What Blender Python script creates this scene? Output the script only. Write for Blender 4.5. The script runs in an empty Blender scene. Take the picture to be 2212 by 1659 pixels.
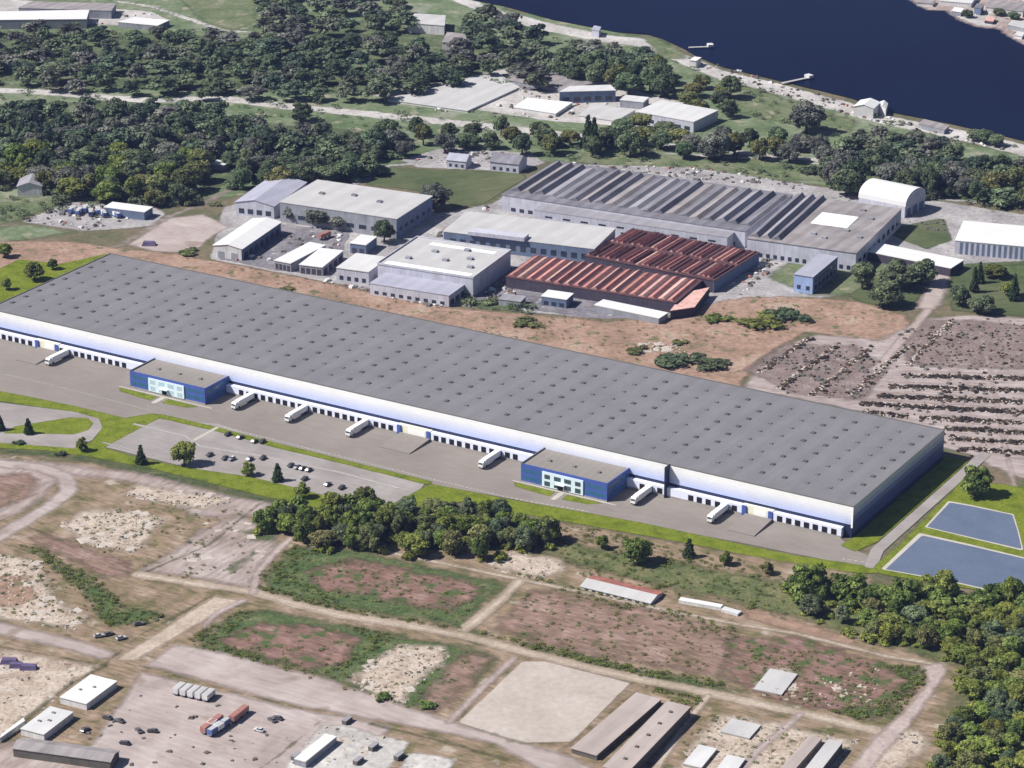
import bpy, math, random
import numpy as np
from mathutils import Vector, Matrix

# ------------------------------------------------------------------ camera, sky, sun, exposure
S = bpy.context.scene
COL = S.collection
PITCH = math.radians(21.7); FPX = 6115.0; CAMH = 527.0        # 2212 px wide picture
cd = bpy.data.cameras.new("camera"); cam = bpy.data.objects.new("camera", cd); COL.objects.link(cam)
cam.location = (0, 0, CAMH); cam.rotation_euler = (math.pi/2 - PITCH, 0, 0)
cd.sensor_width = 36; cd.lens = 36*FPX/2212; cd.clip_start = 5; cd.clip_end = 30000
S.camera = cam
SUN_AZ = math.radians(188); SUN_EL = math.radians(47)
w = bpy.data.worlds.new("World"); S.world = w; w.use_nodes = True
wn = w.node_tree.nodes; wl = w.node_tree.links
bg = wn["Background"]; sky = wn.new("ShaderNodeTexSky"); sky.sky_type = 'NISHITA'; sky.sun_disc = False
sky.sun_elevation = SUN_EL; sky.sun_rotation = math.pi/2 - SUN_AZ; sky.altitude = 100
wl.new(sky.outputs[0], bg.inputs[0]); bg.inputs[1].default_value = 0.05
sd = bpy.data.lights.new("sun", 'SUN'); sun = bpy.data.objects.new("sun", sd); COL.objects.link(sun)
sd.energy = 5.0; sd.angle = math.radians(0.6); sd.color = (1, .96, .895)
SV = Vector((math.cos(SUN_EL)*math.cos(SUN_AZ), math.cos(SUN_EL)*math.sin(SUN_AZ), math.sin(SUN_EL)))
sun.rotation_euler = SV.to_track_quat('Z', 'Y').to_euler(); sun.location = (0, 0, 900)
S.view_settings.view_transform = 'Standard'; S.view_settings.look = 'None'
S.view_settings.exposure = 0.46; S.view_settings.gamma = 1
S.view_settings.use_curve_mapping = False
S.cycles.transparent_max_bounces = 24; S.cycles.max_bounces = 5

# ------------------------------------------------------------------ helpers
st, ct = math.sin(PITCH), math.cos(PITCH)
def G(px, py, z=0.0):
    """ground (or height z) point seen at a place of the survey picture, in metres"""
    x = (px-1106)/FPX; y = (829.5-py)/FPX
    d = (x, ct+y*st, -st+y*ct); t = (z-CAMH)/d[2]
    return Vector((d[0]*t, d[1]*t, z))
def GS(pts, z=0.0): return [G(p[0], p[1], z) for p in pts]

FR0 = Vector((150.42, 1139.49, 0)); UA = math.radians(149.2)
U = Vector((math.cos(UA), math.sin(UA), 0)); V = Vector((math.sin(UA), -math.cos(UA), 0))
def W(u, v, z=0.0): return FR0 + U*u + V*v + Vector((0, 0, z))
def pxof(p):
    zc = p[1]*ct-(p[2]-CAMH)*st
    return 1106+FPX*p[0]/zc
def fu(px, v=-2.5, z=2.0):
    a, b = -60.0, 560.0
    for _ in range(40):
        m = (a+b)/2
        if pxof(W(m, v, z)) > px: a = m
        else: b = m
    return (a+b)/2

class MB:
    def __init__(s): s.v = []; s.f = []
    def add(s, vs, fs):
        n = len(s.v); s.v += [tuple(x) for x in vs]; s.f += [tuple(i+n for i in q) for q in fs]
    def hexa(s, b, t):
        s.add(list(b)+list(t), [(3,2,1,0),(4,5,6,7),(0,1,5,4),(1,2,6,5),(2,3,7,6),(3,0,4,7)])
    def box(s, o, a, b, c):
        o, a, b, c = map(Vector, (o, a, b, c))
        s.hexa([o, o+a, o+a+b, o+b], [o+c, o+a+c, o+a+b+c, o+b+c])
    def cbox(s, x, y, z, sx, sy, sz): s.box((x-sx/2, y-sy/2, z), (sx,0,0), (0,sy,0), (0,0,sz))
    def prism(s, pts, z0, z1):
        n = len(pts)
        s.add([(p[0],p[1],z0) for p in pts]+[(p[0],p[1],z1) for p in pts],
              [tuple(range(n))[::-1], tuple(range(n,2*n))]+[(i,(i+1)%n,n+(i+1)%n,n+i) for i in range(n)])
    def cyl(s, p0, p1, r0, r1=None, n=8):
        p0, p1 = Vector(p0), Vector(p1); r1 = r0 if r1 is None else r1
        d = (p1-p0).normalized(); a = d.orthogonal().normalized(); b = d.cross(a)
        ring = lambda p, r: [p+a*r*math.cos(2*math.pi*i/n)+b*r*math.sin(2*math.pi*i/n) for i in range(n)]
        s.add(ring(p0,r0)+ring(p1,r1), [tuple(range(n))[::-1], tuple(range(n,2*n))]+[(i,(i+1)%n,n+(i+1)%n,n+i) for i in range(n)])
    def build(s, name, mat, parent=None, off=None):
        me = bpy.data.meshes.new(name)
        v = s.v if off is None else [(x-off[0], y-off[1], z-off[2]) for x, y, z in s.v]
        me.from_pydata(v, [], s.f); me.update()
        return link(name, me, mat, parent)
def link(name, me, mat, parent=None):
    o = bpy.data.objects.new(name, me)
    if mat is not None and len(me.materials) == 0: me.materials.append(mat)
    COL.objects.link(o); o.parent = parent
    return o
def tag(o, label=None, cat=None, group=None, kind=None):
    for k, x in (('label',label),('category',cat),('group',group),('kind',kind)):
        if x: o[k] = x
    return o
def thing(name, label, cat, loc, rz=0.0, group=None):
    o = bpy.data.objects.new(name, None); COL.objects.link(o); o.empty_display_size = .5
    o.location = loc; o.rotation_euler = (0, 0, rz)
    return tag(o, label, cat, group)
KIDS = {}
def kids(o): return [c for c in o.children]
def dup(root, loc, rz, label, group=None, scale=None):
    r = root.copy(); COL.objects.link(r); r.location = loc; r.rotation_euler = (0,0,rz)
    if scale is not None: r.scale = scale
    r['label'] = label
    if group: r['group'] = group
    for c in kids(root):
        d = c.copy(); COL.objects.link(d); d.parent = r
        for g in kids(c):
            e = g.copy(); COL.objects.link(e); e.parent = d
    return r

# ------------------------------------------------------------------ materials
def newmat(name):
    m = bpy.data.materials.new(name); m.use_nodes = True
    nt = m.node_tree
    return m, nt.nodes, nt.links, nt.nodes['Principled BSDF']
def nz(N, L, scale, detail=5, rough=.6, vec=None, dist=0.0):
    n = N.new('ShaderNodeTexNoise'); n.inputs['Scale'].default_value = scale
    n.inputs['Detail'].default_value = detail; n.inputs['Roughness'].default_value = rough
    n.inputs['Distortion'].default_value = dist
    if vec is not None: L.new(vec, n.inputs['Vector'])
    return n.outputs['Fac']
def ramp(N, L, fac, stops):
    r = N.new('ShaderNodeValToRGB'); cr = r.color_ramp
    while len(cr.elements) < len(stops): cr.elements.new(.5)
    for e, (p, c) in zip(cr.elements, stops): e.position = p; e.color = (*c, 1)
    L.new(fac, r.inputs[0]); return r.outputs[0]
def math_(N, L, op, a, b=None, clamp=False):
    n = N.new('ShaderNodeMath'); n.operation = op; n.use_clamp = clamp
    for i, x in enumerate((a, b)):
        if x is None: continue
        if isinstance(x, (int, float)): n.inputs[i].default_value = x
        else: L.new(x, n.inputs[i])
    return n.outputs[0]
def mulv(N, L, col, fac, lo, hi):
    mr = N.new('ShaderNodeMapRange'); L.new(fac, mr.inputs[0])
    mr.inputs[1].default_value = .3; mr.inputs[2].default_value = .7
    mr.inputs[3].default_value = lo; mr.inputs[4].default_value = hi
    m = N.new('ShaderNodeMix'); m.data_type = 'RGBA'; m.blend_type = 'MULTIPLY'; m.inputs[0].default_value = 1
    L.new(col, m.inputs[6]); L.new(mr.outputs[0], m.inputs[7]); return m.outputs[2]
def ground_mat(name, stops, big=25.0, small=2.2, amp=6.0, soft=1.6, var=(.8,1.2), streak=None, spots=None, bump=.25, rut=None):
    m, N, L, P = newmat(name)
    geo = N.new('ShaderNodeNewGeometry'); pos = geo.outputs['Position']
    vec = pos
    if streak is not None:
        mp = N.new('ShaderNodeMapping'); mp.vector_type = 'TEXTURE'
        mp.inputs['Rotation'].default_value = (0,0,math.radians(streak)); mp.inputs['Scale'].default_value = (5,1,1)
        L.new(pos, mp.inputs[0]); vec = mp.outputs[0]
    n1 = nz(N, L, 1/big, 7, .62, pos, .4)
    c = ramp(N, L, n1, stops)
    n2 = nz(N, L, 1/small, 4, .65, vec)
    c = mulv(N, L, c, n2, *var)
    if spots is not None:
        n4 = nz(N, L, 1/spots[1], 3, .5, pos)
        f = math_(N, L, 'MULTIPLY', math_(N, L, 'SUBTRACT', n4, spots[2]), 9, True)
        mx = N.new('ShaderNodeMix'); mx.data_type = 'RGBA'; L.new(f, mx.inputs[0]); L.new(c, mx.inputs[6])
        mx.inputs[7].default_value = (*spots[0], 1); c = mx.outputs[2]
    if rut:
        ac = N.new('ShaderNodeAttribute'); ac.attribute_name = 'across'
        f = math_(N, L, 'SUBTRACT', 1, math_(N, L, 'MULTIPLY', math_(N, L, 'ABSOLUTE', math_(N, L, 'SUBTRACT', ac.outputs['Fac'], 1.5)), 1.1), True)
        f = math_(N, L, 'MULTIPLY', f, math_(N, L, 'MULTIPLY', nz(N, L, .07, 3, .5, pos), 1.1), True)
        mx = N.new('ShaderNodeMix'); mx.data_type = 'RGBA'; L.new(f, mx.inputs[0]); L.new(c, mx.inputs[6]); mx.inputs[7].default_value = (*rut, 1); c = mx.outputs[2]
    L.new(c, P.inputs['Base Color']); P.inputs['Roughness'].default_value = .95
    P.inputs['Specular IOR Level'].default_value = .12
    if bump:
        b = N.new('ShaderNodeBump'); b.inputs['Strength'].default_value = bump; b.inputs['Distance'].default_value = .6
        L.new(n2, b.inputs['Height']); L.new(b.outputs[0], P.inputs['Normal'])
    at = N.new('ShaderNodeAttribute'); at.attribute_name = 'edge'
    n3 = math_(N, L, 'ADD', math_(N, L, 'MULTIPLY', nz(N, L, .16, 4, .6, pos), .5), math_(N, L, 'MULTIPLY', nz(N, L, .04, 3, .55, pos), .5))
    e = math_(N, L, 'ADD', at.outputs['Fac'], math_(N, L, 'MULTIPLY', math_(N, L, 'SUBTRACT', n3, .5), amp*2))
    e = math_(N, L, 'DIVIDE', e, soft, True)
    tr = N.new('ShaderNodeBsdfTransparent'); mix = N.new('ShaderNodeMixShader')
    L.new(e, mix.inputs[0]); L.new(tr.outputs[0], mix.inputs[1]); L.new(P.outputs[0], mix.inputs[2])
    out = [n for n in N if n.type == 'OUTPUT_MATERIAL'][0]; L.new(mix.outputs[0], out.inputs[0])
    m['amp'] = amp; m['soft'] = soft
    return m
def plain(name, col, rough=.7, spec=.25, var=.12, scale=.5, metal=0.0, streak=False, rnd=0.0):
    m, N, L, P = newmat(name)
    tc = N.new('ShaderNodeNewGeometry')
    n1 = nz(N, L, scale, 5, .65, tc.outputs['Position'])
    c = ramp(N, L, n1, [(.25, tuple(x*(1-var*2) for x in col)), (.75, tuple(min(1, x*(1+var)) for x in col))])
    if streak:
        mp = N.new('ShaderNodeMapping'); mp.inputs['Scale'].default_value = (.9,.9,.06); L.new(tc.outputs['Position'], mp.inputs[0])
        c = mulv(N, L, c, nz(N, L, 1.0, 4, .6, mp.outputs[0]), .82, 1.1)
    if rnd:
        oi = N.new('ShaderNodeObjectInfo'); hs = N.new('ShaderNodeHueSaturation')
        mr = N.new('ShaderNodeMapRange'); L.new(oi.outputs['Random'], mr.inputs[0])
        mr.inputs[3].default_value = 1-rnd; mr.inputs[4].default_value = 1+rnd
        L.new(mr.outputs[0], hs.inputs['Value']); L.new(c, hs.inputs['Color']); c = hs.outputs[0]
    L.new(c, P.inputs['Base Color']); P.inputs['Roughness'].default_value = rough
    P.inputs['Specular IOR Level'].default_value = spec; P.inputs['Metallic'].default_value = metal
    return m
def roofmat(name, col, ang, pitch=3.0, var=(.88,1.08), stain=.15):
    """sheet roofing: seams run at angle ang (degrees), with weather stains"""
    m, N, L, P = newmat(name)
    geo = N.new('ShaderNodeNewGeometry'); mp = N.new('ShaderNodeMapping'); mp.vector_type = 'TEXTURE'
    mp.inputs['Rotation'].default_value = (0,0,math.radians(ang)); L.new(geo.outputs['Position'], mp.inputs[0])
    wv = N.new('ShaderNodeTexWave'); wv.bands_direction = 'Y'; wv.inputs['Scale'].default_value = .314/pitch
    wv.inputs['Distortion'].default_value = .6; wv.inputs['Detail'].default_value = 1
    L.new(mp.outputs[0], wv.inputs['Vector'])
    n = nz(N, L, .045, 7, .65, geo.outputs['Position'])
    c = ramp(N, L, n, [(.28, tuple(x*(1-stain) for x in col)), (.72, tuple(min(1,x*(1+stain*.5)) for x in col))])
    c = mulv(N, L, c, wv.outputs['Fac'], (1+var[0])/2, (1+var[1])/2)
    mp2 = N.new('ShaderNodeMapping'); mp2.vector_type = 'TEXTURE'; mp2.inputs['Scale'].default_value = (9,1.2,1)
    mp2.inputs['Rotation'].default_value = (0,0,math.radians(ang)); L.new(geo.outputs['Position'], mp2.inputs[0])
    c = mulv(N, L, c, nz(N, L, .35, 4, .7, mp2.outputs[0]), *var)
    L.new(c, P.inputs['Base Color']); P.inputs['Roughness'].default_value = .75; P.inputs['Specular IOR Level'].default_value = .2
    return m
def see_through(N, L, P, col):
    """leaves let part of the light through"""
    tl = N.new('ShaderNodeBsdfTranslucent'); L.new(col, tl.inputs[0]); mx = N.new('ShaderNodeMixShader'); mx.inputs[0].default_value = .28
    out = [n for n in N if n.type == 'OUTPUT_MATERIAL'][0]
    L.new(P.outputs[0], mx.inputs[1]); L.new(tl.outputs[0], mx.inputs[2]); L.new(mx.outputs[0], out.inputs[0])
def leafmat(name, dark, light, rnd=.3):
    m, N, L, P = newmat(name)
    at = N.new('ShaderNodeAttribute'); at.attribute_name = 'tint'
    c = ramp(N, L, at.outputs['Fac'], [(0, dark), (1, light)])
    oi = N.new('ShaderNodeObjectInfo'); hs = N.new('ShaderNodeHueSaturation')
    mr = N.new('ShaderNodeMapRange'); L.new(oi.outputs['Random'], mr.inputs[0]); mr.inputs[3].default_value = 1-rnd; mr.inputs[4].default_value = 1+rnd
    L.new(mr.outputs[0], hs.inputs['Value'])
    r2 = math_(N, L, 'FRACT', math_(N, L, 'MULTIPLY', oi.outputs['Random'], 17.3))
    mr2 = N.new('ShaderNodeMapRange'); L.new(r2, mr2.inputs[0]); mr2.inputs[3].default_value = .47; mr2.inputs[4].default_value = .525
    L.new(mr2.outputs[0], hs.inputs['Hue']); L.new(c, hs.inputs['Color'])
    L.new(hs.outputs[0], P.inputs['Base Color']); P.inputs['Roughness'].default_value = .8; P.inputs['Specular IOR Level'].default_value = .15
    see_through(N, L, P, hs.outputs[0])
    return m

M = {}
GM = lambda k, *a, **kw: M.__setitem__(k, ground_mat(k, *a, **kw))
GM('terrain', [(.3,(0.170,0.129,0.095)),(.45,(0.140,0.120,0.076)),(.55,(0.090,0.097,0.052)),(.7,(0.200,0.156,0.123))], 40, 3, 0, 1, (.75,1.25))
GM('far_green', [(.3,(0.078,0.115,0.052)),(.45,(0.116,0.155,0.081)),(.58,(0.165,0.195,0.121)),(.72,(0.252,0.260,0.218))], 32, 4, 8, 4, (.72,1.25), spots=((.27,.25,.19),12,.57))
GM('meadow', [(.3,(0.073,0.105,0.046)),(.45,(0.121,0.150,0.075)),(.6,(0.165,0.180,0.109)),(.74,(0.242,0.235,0.190))], 20, 3, 5, 5, (.68,1.2), spots=((.26,.235,.175),11,.6))
GM('olive_lawn', [(.3,(0.058,0.080,0.035)),(.5,(0.087,0.105,0.050)),(.7,(0.131,0.135,0.077))], 30, 4, 2, 2, (.8,1.12), streak=20)
GM('pale_ground', [(.3,(.31,.29,.275)),(.5,(.42,.4,.385)),(.7,(.53,.51,.495))], 25, 3, 4, 2, (.75,1.2), spots=((.17,.16,.15),6,.64))
GM('grey_yard', [(.3,(0.221,0.210,0.215)),(.5,(0.315,0.299,0.304)),(.7,(0.420,0.404,0.404))], 20, 2.5, 3, 1.5, (.72,1.2), spots=((.1,.095,.105),4,.63))
GM('dark_yard', [(.3,(.12,.115,.135)),(.5,(.19,.178,.2)),(.7,(.28,.265,.27))], 18, 2.5, 3, 1.5, (.7,1.2), spots=((.38,.36,.36),6,.61))
GM('pink_ground', [(.3,(0.255,0.203,0.185)),(.5,(0.333,0.271,0.252)),(.7,(0.402,0.344,0.328))], 24, 2.2, 6, 5, (.7,1.2), spots=((.2,.16,.145),4,.68), streak=59)
GM('orange_ground', [(.28,(0.167,0.130,0.082)),(.42,(0.265,0.177,0.131)),(.55,(0.323,0.214,0.165)),(.7,(0.353,0.279,0.218))], 22, 3, 5, 3, (.7,1.22), spots=((.12,.12,.065),8,.58))
GM('tan_track', [(.3,(0.337,0.272,0.210)),(.5,(0.423,0.349,0.285)),(.7,(0.500,0.422,0.355))], 14, 1.6, 1.5, 2, (.72,1.15), rut=(.24,.2,.15))
GM('pink_track', [(.3,(0.294,0.230,0.209)),(.5,(0.367,0.300,0.281)),(.7,(0.441,0.370,0.352))], 18, 2, 1.8, 2.2, (.78,1.15))
GM('lav_road', [(.3,(0.280,0.231,0.215)),(.45,(0.350,0.293,0.278)),(.58,(0.395,0.337,0.321)),(.72,(0.450,0.393,0.380))], 26, 2.2, 3, 3, (.85,1.12), streak=150, spots=((.26,.205,.18),16,.6))
GM('rubble_lot', [(.3,(0.268,0.198,0.158)),(.45,(0.407,0.336,0.275)),(.6,(0.503,0.427,0.366)),(.75,(0.354,0.275,0.234))], 11, 1.4, 6, 4.5, (.68,1.2), spots=((.19,.145,.11),4,.6), bump=.5)
GM('sand_lot', [(.3,(0.360,0.310,0.275)),(.5,(0.410,0.359,0.325)),(.7,(0.460,0.407,0.375))], 30, 3, .8, .8, (.88,1.08))
GM('field_brown', [(.28,(0.073,0.084,0.042)),(.4,(0.147,0.102,0.075)),(.5,(0.211,0.126,0.105)),(.62,(0.245,0.152,0.132)),(.74,(0.304,0.233,0.205))], 11, 1.5, 10, 5, (.6,1.28), spots=((.07,.1,.036),8,.515), bump=.5, streak=149)
GM('field_mauve', [(.26,(0.114,0.096,0.060)),(.42,(0.204,0.138,0.106)),(.56,(0.257,0.173,0.143)),(.72,(0.332,0.251,0.212))], 13, 1.3, 9, 6, (.58,1.28), spots=((.1,.1,.055),8,.6), bump=.5, streak=149)
GM('scrub', [(.3,(.045,.078,.03)),(.46,(.075,.112,.042)),(.6,(.115,.135,.06)),(.75,(.21,.18,.115))], 8, 1.3, 9, 6, (.55,1.3), bump=.6)
GM('scrub_mix', [(.28,(0.078,0.092,0.037)),(.4,(0.150,0.128,0.069)),(.5,(0.228,0.170,0.115)),(.62,(0.291,0.216,0.161)),(.76,(0.369,0.300,0.239))], 14, 1.5, 5, 3, (.62,1.28), spots=((.36,.315,.26),9,.62), bump=.5, streak=149)
GM('wood_floor', [(.3,(0.058,0.082,0.032)),(.45,(0.107,0.126,0.053)),(.6,(0.165,0.160,0.079)),(.75,(0.242,0.194,0.137))], 12, 1.5, 9, 8, (.6,1.25), bump=.5)
GM('mauve_lot', [(.3,(.15,.112,.103)),(.5,(.205,.158,.148)),(.7,(.28,.227,.215))], 14, 1.5, 6, 5, (.65,1.25), spots=((.31,.27,.25),5,.63), bump=.4)
GM('lot_pink', [(.3,(.28,.228,.218)),(.5,(.345,.288,.278)),(.7,(.42,.362,.352))], 18, 1.8, 4, 3, (.68,1.2), spots=((.2,.155,.145),4,.62), bump=.4, streak=170)
GM('far_scrub', [(.3,(.05,.075,.038)),(.45,(.085,.11,.055)),(.6,(.13,.15,.085)),(.75,(.2,.2,.14))], 18, 3, 9, 8, (.6,1.25), bump=.5)
GM('border', [(.3,(.07,.09,.04)),(.5,(.12,.12,.065)),(.7,(.19,.155,.105))], 7, 1.2, 2.6, 2.2, (.6,1.2), bump=.5)
GM('verge', [(.3,(.09,.12,.012)),(.5,(.145,.182,.017)),(.7,(.185,.21,.03))], 7, 1.2, .8, .8, (.66,1.18), bump=.3)
GM('asphalt', [(.3,(.205,.18,.165)),(.5,(.228,.202,.185)),(.7,(.25,.222,.204))], 35, 2, .3, .4, (.92,1.06), streak=149, bump=.05)
GM('asphalt_light', [(.3,(.24,.216,.207)),(.5,(.28,.254,.246)),(.7,(.335,.307,.298))], 22, 2, .3, .4, (.9,1.07), streak=149, bump=.05)
GM('paving', [(.3,(.4,.375,.33)),(.7,(.48,.45,.4))], 10, 1, .15, .3, (.9,1.07), bump=.05)
GM('paint_line', [(.3,(.36,.335,.325)),(.7,(.43,.4,.395))], 10, 1, .1, .8, (.85,1.05), bump=0)
GM('liner', [(.3,(.095,.122,.185)),(.5,(.108,.138,.208)),(.7,(.122,.15,.215))], 18, 2, .1, .3, (.93,1.05), bump=0)

M['white'] = plain('white_cladding', (.86,.85,.84), .45, .4, .03, .2)
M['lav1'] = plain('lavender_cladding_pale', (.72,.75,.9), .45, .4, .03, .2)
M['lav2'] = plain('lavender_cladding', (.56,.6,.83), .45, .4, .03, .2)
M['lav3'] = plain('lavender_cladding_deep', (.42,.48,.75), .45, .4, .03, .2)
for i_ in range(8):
    f_ = min(1, i_/5.5); M['clad%d' % i_] = plain('cladding_reflection_tone', tuple(a+(b-a)*f_ for a, b in zip((.45,.51,.77), (.86,.855,.86))), .4, .45, .03, .2)  # the front's reflection gradient, put into the colour band by band
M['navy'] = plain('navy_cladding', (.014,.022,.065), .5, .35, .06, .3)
M['e1'] = plain('end_gradient_grey_green', (.52,.57,.6), .5, .35, .06, .3)
M['e2'] = plain('end_gradient_steel', (.36,.42,.54), .5, .35, .06, .3)
M['e3'] = plain('end_gradient_blue', (.15,.2,.37), .5, .35, .06, .3)
M['e4'] = plain('end_gradient_navy', (.07,.1,.24), .5, .35, .06, .3)
M['e5'] = plain('end_gradient_dark', (.02,.03,.08), .5, .35, .06, .3)
M['blue'] = plain('blue_cladding', (.06,.105,.36), .45, .4, .06, .3)
M['teal'] = plain('teal_glass', (.035,.13,.24), .12, .6, .1, .3)
M['glass'] = plain('dark_glass', (.05,.085,.1), .1, .6, .15, .4)
M['pale_glass'] = plain('pale_blue_glass', (.42,.56,.63), .15, .5, .08, .3)
M['frame'] = plain('pale_frame', (.66,.78,.86), .4, .4, .04, .3)
M['cream'] = plain('cream_gate', (.78,.76,.62), .5, .3, .05, .3)
M['black'] = plain('black_rubber', (.016,.014,.013), .8, .2, .1, 1)
M['coping'] = plain('coping_metal', (.13,.13,.12), .6, .3, .08, .2)
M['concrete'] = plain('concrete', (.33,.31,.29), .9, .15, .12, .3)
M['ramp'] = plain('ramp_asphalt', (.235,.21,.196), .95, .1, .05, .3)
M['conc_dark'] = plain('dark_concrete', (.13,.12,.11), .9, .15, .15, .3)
M['kerb'] = plain('kerb_stone', (.46,.44,.4), .9, .15, .1, .4)
M['roof_main'] = roofmat('grey_membrane', (.182,.176,.19), 59.2, 11.25, (.93,1.05), .12)
M['skyl'] = plain('smoked_dome', (.1,.095,.105), .85, .1, .1, 1)
M['vent'] = plain('pale_dome', (.155,.15,.162), .85, .1, .1, 1)
M['roof_taupe'] = roofmat('taupe_membrane', (.235,.215,.2), 59.2, 4, (.95,1.04), .06)
M['roof_white'] = roofmat('white_sheet_roof', (.56,.555,.56), 59.2, 9, (.95,1.03), .1)
M['roof_white2'] = roofmat('bright_sheet_roof', (.64,.635,.64), 149, 8, (.97,1.02), .06)
M['roof_pale'] = roofmat('pale_dirty_roof', (.46,.452,.455), 59.2, 12, (.93,1.04), .12)
M['roof_grey'] = roofmat('grey_sheet_roof', (.29,.28,.31), 59.2, 8, (.9,1.06), .2)
M['roof_slate'] = roofmat('slate_sheet_roof', (.2,.195,.225), 59.2, 8, (.8,1.12), .35)
M['roof_mauve'] = roofmat('mauve_sheet_roof', (.29,.265,.27), 59.2, 8, (.82,1.12), .3)
M['roof_pinkish'] = roofmat('pink_grey_felt', (.39,.335,.315), 59.2, 9, (.9,1.06), .15)
M['roof_lav'] = roofmat('lavender_sheet_roof', (.36,.36,.44), 59.2, 8, (.93,1.04), .12)
M['wall_lav'] = plain('weathered_lavender_wall', (.5,.5,.58), .8, .2, .12, .12, streak=True)
M['wall_white'] = plain('weathered_white_wall', (.62,.61,.62), .8, .2, .1, .15, streak=True)
M['wall_grey'] = plain('weathered_grey_wall', (.3,.31,.35), .8, .2, .15, .15, streak=True)
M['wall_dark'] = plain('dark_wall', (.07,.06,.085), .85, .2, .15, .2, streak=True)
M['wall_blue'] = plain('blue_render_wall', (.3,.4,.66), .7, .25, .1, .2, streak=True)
M['wall_slate'] = plain('slate_blue_wall', (.14,.18,.28), .7, .25, .1, .2, streak=True)  # also the painted shade on the right walls of some halls
M['win'] = plain('window_glass_dark', (.035,.045,.07), .2, .5, .2, .5)
M['terra'] = plain('terracotta_sheets', (.46,.215,.19), .8, .2, .22, .25, rnd=.25)
M['terra_pale'] = plain('pale_terracotta', (.52,.32,.285), .8, .2, .2, .3, rnd=.25)
M['terra_dark'] = plain('red_trough_shade', (.1,.05,.055), .85, .2, .2, .3)  # shade in the troughs between ridges put into the colour; also some ridges
M['steel'] = plain('steel', (.35,.35,.36), .4, .5, .1, .5, metal=.6)
M['truck_white'] = plain('truck_white', (.8,.8,.8), .4, .4, .03, .5)
M['truck_grey'] = plain('truck_grey', (.2,.2,.22), .5, .4, .05, .5)
M['tyre'] = plain('tyre', (.02,.02,.02), .85, .2, .1, 1)
M['car_dark'] = plain('car_dark', (.1,.09,.09), .3, .5, .1, 1, rnd=.5)
M['car_pale'] = plain('car_pale', (.45,.45,.47), .3, .5, .1, 1, rnd=.4)
M['red'] = plain('red_paint', (.36,.17,.14), .5, .4, .12, .4)
M['bluep'] = plain('blue_paint', (.08,.13,.31), .5, .4, .12, .4, rnd=.3)
M['purple'] = plain('violet_tarp', (.12,.095,.19), .7, .3, .15, .4)
M['bark'] = plain('bark', (.09,.065,.045), .95, .1, .2, 2)
M['rock'] = plain('rubble_stone', (.42,.36,.29), .95, .1, .2, .7)
M['brickred'] = plain('faded_red_roof', (.36,.15,.12), .9, .15, .25, .3)
M['wood_deck'] = plain('weathered_deck', (.4,.39,.37), .9, .15, .12, .5)
M['leaf_fg'] = leafmat('leaf_fresh', (.055,.088,.02), (.255,.31,.085), .3)
M['leaf_dark'] = leafmat('leaf_deep', (.055,.083,.045), (.2,.248,.135), .3)
M['leaf_olive'] = leafmat('leaf_olive', (.068,.088,.032), (.28,.285,.115), .25)
M['leaf_grey'] = leafmat('leaf_greybrown', (.08,.086,.074), (.235,.245,.2), .25)
M['leaf_con'] = leafmat('leaf_conifer', (.026,.048,.022), (.105,.155,.065), .2)
M['leaf_lime'] = leafmat('leaf_lime', (.075,.11,.02), (.31,.345,.085), .25)
def water_mat():
    m, N, L, P = newmat('river_water')
    geo = N.new('ShaderNodeNewGeometry')
    c = ramp(N, L, nz(N, L, .004, 4, .5, geo.outputs['Position']), [(.3,(.003,.006,.022)),(.7,(.004,.009,.031))])
    L.new(c, P.inputs['Base Color']); P.inputs['Roughness'].default_value = .35; P.inputs['Specular IOR Level'].default_value = .012
    b = N.new('ShaderNodeBump'); b.inputs['Strength'].default_value = .3; b.inputs['Distance'].default_value = .3
    L.new(nz(N, L, .35, 3, .6, geo.outputs['Position']), b.inputs['Height']); L.new(b.outputs[0], P.inputs['Normal'])
    return m
M['water'] = water_mat()

# ------------------------------------------------------------------ ground patches
def sdf_poly(P, poly):
    n = len(poly); d = np.full(len(P), 1e18); inside = np.zeros(len(P), bool)
    for i in range(n):
        a = poly[i]; b = poly[(i+1) % n]; e = b-a; ww = P-a
        t = np.clip((ww@e)/max(e@e, 1e-9), 0, 1); q = ww-t[:,None]*e
        d = np.minimum(d, (q*q).sum(1))
        c1 = (a[1] <= P[:,1]) != (b[1] <= P[:,1])
        if abs(b[1]-a[1]) > 1e-12:
            xx = a[0]+(P[:,1]-a[1])/(b[1]-a[1])*e[0]
            inside ^= c1 & (P[:,0] < xx)
    d = np.sqrt(d); return np.where(inside, d, -d)
def sdf_line(P, pts, w):
    d = np.full(len(P), 1e18)
    for i in range(len(pts)-1):
        a = pts[i]; b = pts[i+1]; e = b-a; ww = P-a
        t = np.clip((ww@e)/max(e@e, 1e-9), 0, 1); q = ww-t[:,None]*e
        d = np.minimum(d, (q*q).sum(1))
    return w/2-np.sqrt(d)
LAYER = [0]
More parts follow.
